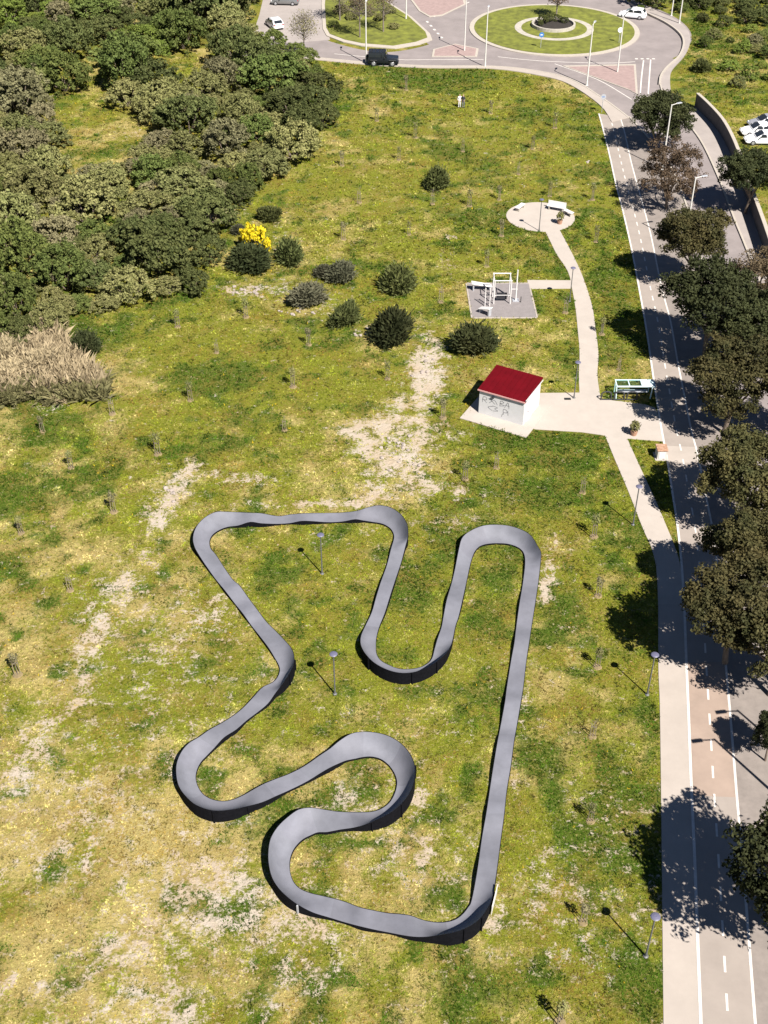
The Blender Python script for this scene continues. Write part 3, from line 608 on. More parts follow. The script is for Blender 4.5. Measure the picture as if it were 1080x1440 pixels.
for i, (b, lab) in enumerate(LAMPS):
    o = pl0 if i == 0 else copy_tree(pl0); o.location = P(*b); tag(o, lab, group='park lamps'); o.rotation_euler.z = i*.7
def street_light(h=7.9):
    t = thing('street_light', '', 'street light')
    MB().tube((0,0,0), (0,0,h), .11, .07, 10).build('pole', M['polewhite'], t)
    MB().lathe((0,0,0), [(.22,0),(.22,.04),(.13,.06),(.13,.6)], 10).build('base', M['polewhite'], t)
    m = MB(); m.tube((0,0,h-.06), (.75,0,h+.06), .045, .04, 8); m.build('arm', M['polewhite'], t)
    m = MB(); m.box((1.05,0,h+.08), (.7,.26,.09), taper=.8); m.build('lamp_head', M['galv'], t)
    return t
sl0 = street_light()
SL_ = [((825,120),1.2,1,'tall white street light on the pavement at the tip of the meadow'),((868,102),1.6,.93,'tall white street light on the red paved splitter island'),((682,94),1.4,.98,'tall white street light at the meadow edge facing the roundabout'),
 ((515,89),1.5,1.02,'tall white street light behind the parked black off-roader'),((653,72),1.5,.92,'white street light on the small pink paved island'),((571,28),0.6,.95,'white street light at the tip of the grassy triangle'),
 ((944,22),3.4,.9,'white street light behind the outer pavement, further from the retaining wall'),((955,34),3.3,.95,'white street light on the outer pavement bend by the scrub'),
 ((931,238),.4,.95,'thin street light standing between the first two street trees'),((962,346),.3,.93,'thin street light standing behind the second street tree'),((1000,527),.2,.93,'thin leaning street light among the crowns of the dense street trees'),
 ((1128,1152),3.3,1,'street light on the tree verge whose shadow crosses the red cycle lane'),((1160,1106),3.3,1,'street light on the tree verge with the shorter visible shadow')]
for i, (b, rz, sc, lab) in enumerate(SL_):
    o = sl0 if i == 0 else copy_tree(sl0); o.location = P(*b); o.rotation_euler.z = rz; o.scale = (sc, sc, sc); tag(o, lab, group='street lights')
for (b, lab, mm) in (((760,69),'round blue road sign on a post at the roundabout edge','signblue'),((870,62),'white road sign on a post on the roundabout lawn','signwhite'),((846,158),'small grey sign post on the grass near the end of the cycle lane','galv')):
    t = thing('road_sign', lab, 'sign', P(*b), 0.1); MB().tube((0,0,0),(0,0,2.2),.035).build('post', M['galv'], t)
    m = MB(); m.tube((0,-.05,2.0),(0,-.02,2.0),.36,.36,18); m.build('sign_plate', M[mm], t)
    m = MB(); m.box((0,-.056,2.0),(.34,.008,.09)); m.build('sign_mark', M['signwhite' if mm == 'signblue' else 'signblue'], t)

# ------------------------------------------------------------------ exercise corner
def at(o, px): o.location = P(*px); return o
rig = thing('pull_up_rig', 'white pull-up rig of two tall portal frames on the grey pad', 'exercise rig')
c0 = P(705, 424); rig.location = (c0.x, c0.y, .036)
for sy, hh in ((-.5, 2.45), (.9, 2.5)):
    for sx in (-.78, .78): MB().tube((sx,sy,0),(sx,sy,hh),.06,.06,10).build('post', M['equip'], rig); 
    MB().tube((-.86,sy,hh-.05),(.86,sy,hh-.05),.05,.05,10).build('top_bar', M['equip'], rig)
for sx in (-.78, .78): MB().tube((sx,-.5,2.3),(sx,.9,2.3),.045,.045,8).build('side_bar', M['equip'], rig)
MB().box((0,.1,.5),(1.0,.05,.7)).build('board_shadow', M['board'], rig); MB().tube((-.78,-.5,.9),(.78,-.5,.9),.03,.03,8).build('low_bar', M['equip'], rig)  # the black sheet is the incline board's shadow, built as a part
c0 = P(725, 423); po = thing('tall_pole_station', 'tall pale climbing pole station at the right of the pull-up rig', 'exercise pole', (c0.x, c0.y, .036))
MB().tube((0,0,0),(0,0,3.2),.075,.06,10).build('pole', M['equip'], po); MB().tube((-.5,.0,1.2),(.1,0,1.2),.035).build('handle_bar', M['equip'], po)
MB().box((0,0,.03),(.6,.6,.06)).build('base_plate', M['galv'], po); MB().tube((.45,-.35,0),(.45,-.35,.6),.04).build('grip_post', M['dsteel'], po)
c0 = P(685, 431); la = thing('ladder_station', 'white ladder station with black rungs on the grey pad', 'exercise ladder', (c0.x, c0.y, .036))
for s_ in (-.22, .22): MB().tube((s_,0,0),(s_,0,1.9),.05).build('rail', M['equip'], la)
for k in range(6): MB().tube((-.22,0,.3+k*.28),(.22,0,.3+k*.28),.03).build('rung', M['dsteel'], la)
def bench(name, label, px, rz, L_=1.7):
    c0 = P(*px); t = thing(name, label, 'exercise bench', (c0.x, c0.y, .036), rz)
    m = MB(); m.add([(-L_/2,-.3,.35),(L_/2,-.3,.75),(L_/2,.3,.75),(-L_/2,.3,.35),(-L_/2,-.3,.45),(L_/2,-.3,.85),(L_/2,.3,.85),(-L_/2,.3,.45)],[(0,3,2,1),(4,5,6,7),(0,1,5,4),(1,2,6,5),(2,3,7,6),(3,0,4,7)]); m.build('board', M['equip'], t, bevel=.02)
    for s_ in (-1, 1): MB().box((s_*L_*.4,0,.2 if s_<0 else .32),(.12,.4,.4 if s_<0 else .64)).build('leg', M['galv'], t)
bench('sit_up_bench', 'long white sit-up bench at the far left corner of the grey pad', (677, 408), math.pi+.05, 2.0)
bench('sit_up_bench', 'short white slanted bench at the front left corner of the grey pad', (682, 442), -.75, 1.3)
# round terrace benches
def tbench(label, px, rz, L_, back):
    c0 = P(*px); t = thing('terrace_bench', label, 'bench', (c0.x, c0.y, .042), rz)
    MB().box((0,0,.42),(L_,.5,.08)).build('seat', M['equip'], t, bevel=.01)
    for s_ in (-1, 1): MB().box((s_*L_*.38,0,.19),(.12,.44,.38)).build('leg', M['stone'], t)
    if back: MB().box((0,.27,.68),(L_,.06,.42)).build('backrest', M['equip'], t)
tbench('pale stone bench on the left rim of the round terrace', (731, 295), 1.0, 1.5, False)
tbench('long pale bench with backrest on the far rim of the round terrace', (782, 296), -.42, 2.0, True)
tbench('short pale bench on the right rim of the round terrace', (799, 303), -.9, 1.2, False)

# ------------------------------------------------------------------ glazed shelter, bicycle hoops, cabinet
c0, c1 = P(866, 561), P(914, 561); sh = thing('shelter', 'low pale blue framed shelter with a glazed roof beside the plaza', 'shelter', ((c0.x+c1.x)/2, c0.y, .03))
wS = (c1-c0).x/2; hS = 1.2; dS = 1.0
for sx in (-wS, wS): MB().tube((sx,0,0),(sx*1.05,0,hS),.05).build('leg', M['frame'], sh); MB().tube((sx,dS,0),(sx,dS,hS),.05).build('leg', M['frame'], sh)
for y in (0, dS): MB().box((.12,y,hS),(2*wS+.4,.09,.09)).build('roof_beam', M['frame'], sh)
for k in range(4): MB().box((-wS-.04+k*(2*wS+.3)/3,dS/2,hS+.0),(.08,dS-.1,.08)).build('rafter', M['frame'], sh)
for k in range(3): MB().box((-wS-.04+(k+.5)*(2*wS+.3)/3,dS/2,hS+.02),((2*wS+.3)/3-.1,dS-.1,.015)).build('roof_pane', M['pane'] if k < 2 else M['frame'], sh)
MB().box((0,.55,.42),(2*wS-.4,.4,.06)).build('bench_seat', M['galv'], sh)
def hoop():
    t = thing('bicycle_hoop', 'black tubular bicycle hoop in the row beside the shelter', 'bicycle stand', group='bicycle hoops by the shelter')
    m = MB(); pts = [(-.42,0,0),(-.40,0,.55)]+[(-.40*math.cos(a),0,.55+.25*math.sin(a)) for a in np.linspace(.3,math.pi-.3,6)]+[(.40,0,.55),(.42,0,0)]
    for a, b in zip(pts[:-1], pts[1:]): m.tube(a, b, .06, .06, 8)
    m.build('hoop', M['dsteel'], t); MB().box((0,0,.02),(1.0,.12,.04)).build('foot_rail', M['dsteel'], t); return t
h0 = hoop()
for i, x in enumerate((852, 870, 888)):
    o = h0 if i == 0 else copy_tree(h0); p = P(x, 562.5); o.location = (p.x, p.y, .036)
c0, c1 = P(923, 647), P(937, 647)
cb = thing('utility_cabinet', 'squat pale masonry cabinet with a terracotta top beside the cycle lane', 'cabinet', ((c0.x+c1.x)/2, c0.y+.42, 0))
MB().box((0,0,.42),(.74,.84,.84)).build('body', M['plaster'], cb, bevel=.02); MB().box((0,0,.89),(.86,.96,.10)).build('top', M['terracotta'], cb, bevel=.02)
MB().box((0,-.432,.45),(.5,.02,.6)).build('hatch', M['equip'], cb); MB().box((0,0,.02),(1.0,1.1,.1)).build('plinth', M['path'], cb)
p = P(806, 562); dn = MB().box((0,0,0),(.55,.3,.02)).build('drain_cover', M['trim'], loc=P(798, 561.5)+Vector((0,0,.048)))
tag(dn, 'dark rectangular drain cover in the plaza paving', 'drain cover')

# ------------------------------------------------------------------ foliage
def leaves(lumps, n, size, rng, flat=0.0, out=0.55, low=-0.35, deep=0.62, stretch=1.35, spray=0.0, clump=0, crad=.3):
    """rhombic leaf sprays on and inside a set of overlapping lumps; returns verts, quads"""
    c = np.array([l[0] for l in lumps]); r = np.array([l[1] for l in lumps]); zs = np.array([l[2] if len(l) > 2 else 0.8 for l in lumps])
    pr = r**2/np.sum(r**2); V = []; got = 0
    pos = np.zeros((0, 3)); nor = np.zeros((0, 3))
    while len(pos) < n:
        k = rng.choice(len(r), n, p=pr); d = rng.normal(size=(n, 3)); d /= np.linalg.norm(d, axis=1)[:, None]
        ok = d[:, 2] > low - 0.3*rng.random(n); k = k[ok]; d = d[ok]
        rad = r[k]*(deep+(1.04-deep)*rng.random(len(k))**0.45)*(1+(0.10+.2*spray)*rng.normal(size=len(k)))
        p = c[k]+d*rad[:, None]*np.stack([np.ones(len(k)), np.ones(len(k)), zs[k]], 1)
        dist = np.min([np.linalg.norm((p-c[j])/np.array([1, 1, zs[j]]), axis=1)/r[j]+(k == j)*9 for j in range(len(r))], axis=0) if len(r) > 1 else np.full(len(k), 9.)
        ok = (dist > 0.7) & (p[:, 2] > 0.04)
        pos = np.r_[pos, p[ok]]; nor = np.r_[nor, d[ok]]
    pos = pos[:n]; nor = nor[:n]
    if clump:
        m_ = max(8, n//clump); k = rng.integers(0, m_, n); j = rng.normal(size=(n, 3)); j /= np.linalg.norm(j, axis=1)[:, None]; j *= (rng.random(n)**.4)[:, None]
        cs = crad*(.6+.8*rng.random(m_))[k][:, None]; pos = pos[k]+j*cs*np.array([1, 1, .8]); nor = nor[k]*.45+j*.9; pos[:, 2] = np.maximum(pos[:, 2], .03)
    nn = nor*out+rng.normal(size=(n, 3))*0.45+np.array([0, 0, flat]); nn /= np.linalg.norm(nn, axis=1)[:, None]
    t = np.cross(nn, rng.normal(size=(n, 3))); t = t*(1-spray)+spray*(nor+rng.normal(size=(n, 3))*.35+np.array([0, 0, .5])); t -= nn*np.sum(t*nn, 1)[:, None]*(1-spray); t /= np.linalg.norm(t, axis=1)[:, None]; b = np.cross(nn, t); b /= np.linalg.norm(b, axis=1)[:, None]+1e-6
    s = size*(0.6+0.8*rng.random(n))[:, None]
    v = np.stack([pos-t*s*.5*stretch, pos+b*s*.42+nn*s*.08, pos+t*s*.5*stretch, pos-b*s*.42+nn*s*.08], 1).reshape(-1, 3)
    return v, np.arange(4*n).reshape(n, 4)
def tree_lumps(R, H, rng, n=19):
    L = [((0, 0, H), R*.6, .95)]
    for i in range(n):
        a = i*2.4+rng.random()*.5; e = rng.uniform(-.75, 1.1); rr = R*rng.uniform(.24, .42); q_ = R*rng.uniform(.52, .8)
        L.append(((q_*math.cos(a)*math.cos(e), q_*math.sin(a)*math.cos(e), H+q_*math.sin(e)*.95), rr, .95))
    return L
def trunk_mb(R, H, lumps, rng, r0=.17):
    m = MB(); bend = Vector((rng.uniform(-.2, .2), rng.uniform(-.2, .2), 0)); fork = Vector((0, 0, H*.42))+bend
    m.tube((0, 0, -.05), fork*.5, r0, r0*.85, 9); m.tube(fork*.5, fork, r0*.85, r0*.72, 9)
    for l in lumps[:8]:
        c = Vector(l[0]); k = fork.lerp(c, .5)+Vector((rng.uniform(-.2, .2), rng.uniform(-.2, .2), .15))
        m.tube(fork, k, r0*.55, r0*.35, 6); m.tube(k, c, r0*.35, r0*.12, 5)
        for _ in range(3):
            e = c+Vector(rng.normal(size=3))*l[1]*.5; m.tube(k.lerp(c, .6), e, r0*.16, r0*.05, 4)
    return m
PROTO = {}
def tree_proto(key, R, H, leafm, n, size, seed, deep=.62, barkm='bark'):
    rng = np.random.default_rng(seed); L = tree_lumps(R, H, rng); v, q_ = leaves(L, n, size, rng, deep=deep, clump=60, crad=R*.135)
    PROTO[key] = (npmesh('crown', v, q_, M[leafm]), trunk_mb(R, H, L, rng).mesh('trunk', M[barkm]), R, H)
def tree(name, label, key, loc, rz, sc=(1, 1, 1), group=None, cat='tree'):
    t = thing(name, label, cat, loc, rz, group); t.scale = sc
    obj('trunk', PROTO[key][1], t); obj('crown', PROTO[key][0], t); return t
for k, (lm, sd) in enumerate((('lf_street', 1), ('lf_street', 2), ('lf_streetdk', 3), ('lf_streetdk', 4), ('lf_brown', 5))):
    tree_proto('street%d' % k, 3.0, 4.6, lm, 27000 if k < 4 else 12000, .13 if k < 4 else .115, sd, deep=.35)
# row of street trees: crown centre pixel, height of that centre, radius, kind
ROW = [((930,165),3.9,3.7,2,'round dark street tree standing first in the row at the roundabout end'),((946,244),4.0,3.8,4,'brownish thin street tree, second in the row from the roundabout'),
 ((976,335),4.9,3.5,0,'street tree with yellowish top, third in the row from the roundabout'),((1006,425),5.6,4.4,3,'very dark wide street tree, fourth in the row from the roundabout'),
 ((1068,395),5.0,3.4,4,'brownish street tree standing across the road behind the very dark one'),((1034,532),5.2,3.7,1,'olive speckled street tree opposite the plaza'),
 ((1052,672),4.5,3.7,1,'brown tinged street tree opposite the terracotta topped cabinet'),((1068,775),5.4,3.4,0,'street tree between the cabinet and the largest tree shadow on grass'),
 ((1040,850),5.5,3.6,1,'large olive street tree throwing its shadow over the footpath onto the grass'),((1088,1030),2.5,1.3,3,'small young street tree between the two large crowns'),
 ((1145,1238),5.5,4.1,2,'dark street tree shading the cycle lane beyond the red patch'),((1058,245),4.4,3.3,2,'dark tree beyond the retaining wall near the parked cars'),((1105,900),4.8,3.4,0,'olive street tree on the far side of the road verge'),
 ((1066,470),4.8,3.4,3,'dark street tree wedged between the very dark one and the olive speckled one'),((1128,560),5.0,3.4,0,'olive tree on the far side of the road near the plaza')]
for i, ((x, y), zc, R, k, lab) in enumerate(ROW):
    R *= 1.0; c0 = P(x, y, zc); pr_ = PROTO['street%d' % k]; s1 = R/pr_[2]
    tree('street_tree', lab, 'street%d' % k, (c0.x, c0.y, 0 if zc < 3 else zc-pr_[3]*s1*.9), i*1.3, (s1, s1, zc/pr_[3] if zc < 3 else s1*.9), 'trees along the road')
# small tree at the planter, bare trees on the grassy triangle
def bare_tree(key, H, R, seed, n=70, m_='twig'):
    rng = np.random.default_rng(seed); m = MB(); m.tube((0, 0, -.05), (0, 0, H*.4), .12, .09, 8); m.tube((0, 0, H*.4), (.1, 0, H*.95), .09, .02, 6)
    for _ in range(n):
        z = H*rng.uniform(.3, .85); a = rng.uniform(0, 6.28); l = R*rng.uniform(.4, 1.0)*(1.15-z/H*.6)
        e = Vector((math.cos(a)*l, math.sin(a)*l, z+l*.6)); b = Vector((0, 0, z)); m.tube(b, e, .035, .008, 4)
        for _ in range(4):
            f = b.lerp(e, rng.uniform(.4, 1)); m.tube(f, f+Vector(rng.normal(size=3))*.45+Vector((0, 0, .25)), .014, .005, 3)
    return m
def planted(name, label, seed, px, H, R, lf=None, cnt=0, zb=0.2, size=.16):
    c0 = P(*px); t = thing(name, label, 'tree', (c0.x, c0.y, zb)); bare_tree('', H, R, seed).build('trunk', M['twig'], t)
    rng = np.random.default_rng(seed); v, q_ = leaves([((0, 0, H*.66), R*.85, 1.1)], cnt, size, rng, deep=.2); obj('crown', npmesh('crown', v, q_, M[lf]), t)
planted('planter_tree', 'thin grey-brown tree growing in the roundabout planter', 21, (782, 26), 4.2, 2.0, 'lf_brown', 1500, .6)
planted('thin_tree', 'thin pale trunked tree on the grassy triangle near the side street', 22, (506, 54), 7.5, 2.3, 'lf_brown', 900)
planted('thin_tree', 'thin pale trunked tree on the grassy triangle near its pointed tip', 23, (539, 46), 7.0, 2.2, 'lf_brown', 700)
planted('thin_tree', 'thin brown tree at the street end of the grassy triangle', 24, (478, 30), 6.5, 2.6, 'lf_brown', 1100)
planted('thin_tree', 'bare grey tree at the edge of the thicket beside the side street', 25, (428, 78), 6.0, 2.4, 'lf_grey', 900, 0)

# bushes
def bush_proto(key, R, leafm, n, size, seed, zr=.95, low=-.2, lum=7, extra=None, spiky=False):
    rng = np.random.default_rng(seed); L = [((0, 0, R*.55*zr), R*.78, zr)]
    for i in range(lum):
        a = 2*math.pi*(i+rng.random()*.9)/lum; q_ = R*rng.uniform(.4, .85); L.append(((q_*math.cos(a), q_*math.sin(a)*.8, R*zr*rng.uniform(.2, .95)), R*rng.uniform(.22, .48), zr))
    for i in range(3):
        a = rng.uniform(0, 6.28); q_ = R*.3; L.append(((q_*math.cos(a), q_*math.sin(a), R*zr*rng.uniform(.85, 1.1)), R*rng.uniform(.28, .4), zr))
    v, q_ = leaves(L, n, size, rng, low=low, deep=.6 if not spiky else .3, stretch=1.3 if not spiky else 3.0, spray=0.0 if not spiky else .8, clump=0 if spiky else 36, crad=R*.115)
    m = MB()
    for l in L[:7]: m.tube((0, 0, -.05), (l[0][0]*.9, l[0][1]*.9, l[0][2]), .06, .02, 5)
    sv = np.array(m.v); tris = []
    for f in m.f:
        if len(f) == 4: tris.append(f)
    sq = np.array(tris)+len(v)
    me = npmesh('bush', np.r_[v, sv], np.r_[q_, sq], [M[leafm], M['bark']])
    me.polygons.foreach_set('material_index', np.r_[np.zeros(len(q_), np.int32), np.ones(len(sq), np.int32)]); PROTO[key] = (me, R)
KINDS = {'dark': ('lf_dark', 'dark green dense bush'), 'olive': ('lf_olive', 'olive green rounded bush'), 'grey': ('lf_grey', 'grey-brown dry looking bush'), 'green': ('lf_green', 'deep green leafy bush'), 'bright': ('lf_bright', 'fresh bright green bush')}
for ki, (k, (lm, _)) in enumerate(KINDS.items()):
    for s_ in range(3): bush_proto('%s%d' % (k, s_), 2.2, lm, 7500, .135, 100+ki*10+s_, zr=(.95, 1.15, .85)[s_])
def inpoly(x, y, poly):
    c = False; n = len(poly)
    for i in range(n):
        (x1_, y1_), (x2_, y2_) = poly[i], poly[(i+1) % n]
        if (y1_ > y) != (y2_ > y) and x < (x2_-x1_)*(y-y1_)/(y2_-y1_)+x1_: c = not c
    return c
def bush(key, loc, R, label, group=None, zs=1.0, name='bush', rz=None):
    o = obj(name, PROTO[key][0]); s_ = R/PROTO[key][1]; o.location = loc; ax = random.uniform(.85, 1.2); o.scale = (s_*ax, s_/ax, s_*zs); o.rotation_euler.z = random.uniform(0, 6.28) if rz is None else rz
    return tag(o, label, 'bush', group)
THICKET = [(-60,-40),(362,-40),(352,35),(372,52),(400,62),(438,68),(452,95),(462,130),(452,190),(400,214),(352,258),(292,308),(296,345),(268,392),(175,406),(108,425),(20,468),(-60,490)]
CLEAR = [[(95,78),(112,60),(146,50),(152,78),(130,118),(150,140),(206,150),(196,186),(140,206),(76,212),(84,165),(58,135),(104,112)], [(205,86),(245,62),(292,66),(292,96),(225,100)]]
placed = []
def ok(p, d): return all((p.x-a)**2+(p.y-b)**2 > (d*.5+e*.5)**2 for a, b, e in placed)
def place(x, y):
    if y < 60 and x > 230: return ' at the back of the thicket towards the side street'
    if y < 60: return ' in the far back of the thicket behind the clearings'
    if any(min(math.hypot(x-a, (y-b)*1.6) for a, b in c) < 45 for c in CLEAR[:1]): return ' in the thicket, bordering the large sunlit clearing'
    if any(min(math.hypot(x-a, (y-b)*1.6) for a, b in c) < 45 for c in CLEAR[1:]): return ' in the thicket, bordering the small clearing'
    if x > 300: return ' in the part of the thicket beside the upper meadow'
    if y > 330: return ' in the front of the thicket above the reeds'
    if x > 170: return ' in the thicket, facing the bush with yellow flowers'
    return ' deep inside the thicket between clearing and reeds'
# the ones that stand out along the edge of the thicket (crown centre px, radius px, kind)
EDGE = [((222,362),54,'dark','widest dark green bush at the front corner of the thicket'),((92,388),44,'green','broad deep green bush on the front edge of the thicket'),((130,385),34,'dark','dark bush between the two broad front bushes of the thicket'),
 ((22,425),40,'green',None),((272,322),30,'dark',None),((120,300),46,'olive','large pale olive bush with billowy top inside the thicket'),((50,265),40,'olive',None),((265,170),44,'dark',None),((318,205),36,'grey','tall grey-brown bush with a pointed pale top near the thicket edge'),
 ((385,115),46,'green','large deep green bush at the meadow side of the thicket'),((442,140),30,'dark',None),((420,175),36,'dark','dark bush at the meadow corner of the thicket'),((175,105),46,'green',None),((215,115),40,'dark',None),((290,25),50,'dark',None),((325,20),44,'dark',None),((250,18),40,'dark',None)]
for (x, y), rp, k, lab in EDGE:
    z = 1.6; c0 = P(x, y, z); ppm = (PIX(c0.x+1, c0.y, z)[0]-PIX(c0.x, c0.y, z)[0]); R = rp/ppm
    bush(k+str(random.randint(0, 2)), (c0.x, c0.y, 0), R, lab or (KINDS[k][1]+place(x, y)), 'bushes of the thicket', 1.0); placed.append((c0.x, c0.y, R*1.5))
cnt = 0
for _ in range(9000):
    x = random.uniform(-60, 470); y = random.uniform(-40, 480)
    if not inpoly(x, y, THICKET) or any(inpoly(x+dx_, y+dy_, c) for c in CLEAR for dx_, dy_ in ((0, 4), (0, -14), (0, -28), (12, -8), (-12, -8))): continue
    z = 1.5; p = P(x, y, z); R = random.choice((1.4, 2.0, 2.6, 3.2, 3.6))*random.uniform(.9, 1.1)*(1.0 if y > 120 else 1.1)
    if not ok(p, R*1.2): continue
    n_ = float(fbm(np.array([p.x+300.]), np.array([p.y]), 14, 3)[0]) + random.uniform(-.16, .16)
    k = 'olive' if n_ < .45 else 'grey' if n_ < .51 else 'green' if n_ < .62 else 'dark' if n_ < .8 else 'bright'
    if x < 130 and y > 200 and random.random() < .5: k = random.choice(['olive', 'grey', 'olive'])
    bush(k+str(random.randint(0, 2)), (p.x, p.y, 0), R, KINDS[k][1]+place(x, y), 'bushes of the thicket', random.uniform(.75, 1.1)); placed.append((p.x, p.y, R*1.2)); cnt += 1
    if cnt >= 285: break
# single bushes on the meadow
bush_proto('broom0', 1.5, 'lf_dark', 3400, .15, 301, zr=1.0, spiky=True); bush_proto('broom1', 1.5, 'lf_dark', 3400, .15, 302, zr=.9, spiky=True)
bush_proto('broomg', 1.5, 'lf_blue', 3000, .15, 303, zr=.9, spiky=True); bush_proto('flower', 1.5, 'lf_yellow', 2600, .17, 304, zr=.6); bush_proto('lent', 1.5, 'lf_streetdk', 4200, .15, 305, spiky=True)
SOLO = [((615,254),20,'broom0','spiky dark bush alone in the upper meadow, with nothing near it'),((379,301),16,'broom1','small dark spiky bush just behind the yellow flowering bush'),((334,318),12,'broomg','tiny grey-green bush left of the yellow flowering bush'),
 ((352,366),32,'lent','wide dark bush directly below the yellow flowers'),((408,358),23,'broom0','tall dark bush right beside the yellow flowers'),((480,383),24,'broomg','grey-green spreading bush behind the stony patch'),((455,378),16,'broomg','low grey bush touching the spreading grey-green one'),
 ((432,415),28,'broomg','grey-green bush with dark shaded side on the stony patch'),((487,444),22,'broom1','dark compact bush in front of the stony patch'),((560,398),26,'broom0','upright spiky dark bush between stony patch and exercise pad'),
 ((551,467),31,'lent','broad dark bush beside the bare sandy strip, away from the hut'),((668,483),30,'lent','broad dark bush behind the red roofed hut'),((122,484),23,'lent','round dark bush beside the dry reeds'),((986,93),13,'broom1','small dark bush on the slope beyond the roundabout pavement')]
for (x, y), rp, k, lab in SOLO:
    z = .8; c0 = P(x, y, z); ppm = (PIX(c0.x+1, c0.y, z)[0]-PIX(c0.x, c0.y, z)[0]); R = rp/ppm*.93; bush(k, (c0.x, c0.y, 0), R, lab, 'single bushes on the meadow', (.72 if x == 352 else 1.05) if k != 'broomg' else .8)
c0 = P(360, 351); bush('flower', (c0.x, c0.y, 0), 1.8, 'bush covered in bright yellow flowers', None, 1.75, 'flowering_bush')
for x, y, r_ in PLANTS: bush('dark1', (x, y, .45), r_, 'dark low shrub planted inside the roundabout planter', 'shrubs in the roundabout planter', .8)
# scrub on the slope to the right
SCRUB = []
for _ in range(1500):
    x = random.uniform(955, 1130); y = random.uniform(-40, 120)
    if x < 955+ (0 if y < 15 else 25): continue
    if y > 75 and random.random() > .25: continue
    p = P(x, y, .8); R = random.uniform(.9, 2.0)*(1.3 if y < 30 else .8)
    if not ok(p, R*1.3): continue
    k = random.choice(['dark', 'green', 'dark'] if y < 30 else ['bright', 'bright', 'olive', 'green', 'grey'])
    bush(k+str(random.randint(0, 2)), (p.x, p.y, 0), R, KINDS[k][1]+' in the scrub on the slope beyond the roundabout', 'scrub beyond the roundabout', random.uniform(.6, .95)); placed.append((p.x, p.y, R*1.3))
    if len([1 for a in placed if a[0] > 30]) > 55: break
for (x, y, R, k) in ((905,-8,3,'dark'),(925,-2,2.6,'green'),(945,-20,3,'dark'),(900,8,1.0,'bright')):
    p = P(x, y, 1.5); bush(k+'1', (p.x, p.y, 0), R, KINDS[k][1]+' in the scrub on the slope beyond the roundabout', 'scrub beyond the roundabout', 1.0)

for x, y, r_, k in ((480,20,1.4,'grey'),(495,28,1.2,'olive'),(520,22,1.3,'grey'),(535,30,1.1,'olive'),(505,12,1.5,'grey'),(470,40,1.0,'green'),(555,42,.9,'olive'),(548,20,1.1,'olive')):
    p = P(x, y); bush(k+'2', (p.x, p.y, .16), r_, KINDS[k][1]+' on the grassy triangle by the side street', 'shrubs on the grassy triangle', .8)
# dry reed bed at the left edge
def reeds(n, poly, hm, mt, name, label, seed):
    rng = np.random.default_rng(seed); V = []; bx = []
    xs = [a for a, b in poly]; ys = [b for a, b in poly]
    while len(bx) < n:
        x, y = rng.uniform(min(xs), max(xs)), rng.uniform(min(ys), max(ys))
        if inpoly(x, y, poly): p = P(x, y); bx.append((p.x, p.y))
    b = np.array(bx); b = np.c_[b, np.zeros(n)]; lean = np.c_[rng.normal(size=(n, 2))*.6, np.ones(n)*hm*(.35+.75*rng.random(n))*(.55+.7*fbm(b[:, 0], b[:, 1], 2.5, 8))]
    tip = b+lean; w = rng.normal(size=(n, 3))*.045; mid = b+lean*.6+w
    v = np.stack([b-w, b+w, mid+w*1.2+rng.normal(size=(n, 3))*.08, tip], 1).reshape(-1, 3)
    o = obj(name, npmesh(name, v, np.arange(4*n).reshape(n, 4), mt)); return tag(o, label, kind='stuff')
RP = [(-40,486),(10,480),(40,468),(74,462),(92,480),(100,500),(118,508),(135,528),(150,538),(140,550),(112,554),(90,548),(60,558),(40,550),(10,562),(-40,566)]
M['reed'] = leafmat('dry_reed', (0.25, 0.2, 0.12), (0.44, 0.36, 0.22), 0.1, 1.2, .15); M['reedg'] = leafmat('green_reed', (0.10, 0.10, 0.04), (0.19, 0.17, 0.08), .1, 1.0)
reeds(9000, RP, 1.7, M['reed'], 'dry_reeds', 'bed of dry pale brown reeds', 1)
reeds(3800, [(-40,545),(40,540),(90,548),(150,535),(152,562),(100,566),(40,562),(-40,578)], 1.2, M['reedg'], 'green_reeds', 'dull green reeds fringing the dry reed bed', 2)

bush_proto('drybush', 1.5, 'reed', 3800, .15, 401, zr=.75, spiky=True); bush_proto('drybush2', 1.5, 'reedg', 3400, .14, 402, zr=.7, spiky=True)
for i, (x, y, rp, k) in enumerate(((12,498,30,0),(45,488,28,0),(70,482,22,0),(85,505,26,0),(60,515,34,0),(20,525,34,0),(100,525,26,0),(130,535,18,0),(-8,515,26,0),(40,545,24,1),(5,552,22,1),(80,545,22,0),(112,545,20,1),(68,553,16,1))):
    c0 = P(x, y, .5); R = rp/15.2; bush('drybush2' if k else 'drybush', (c0.x, c0.y, 0), R, ('dull green low bush fringing the dry brush by the reeds' if k else 'pale tan dry twiggy bush in the reed bed'), 'dry bushes of the reed bed', random.uniform(.4, .8), 'dry_bush')

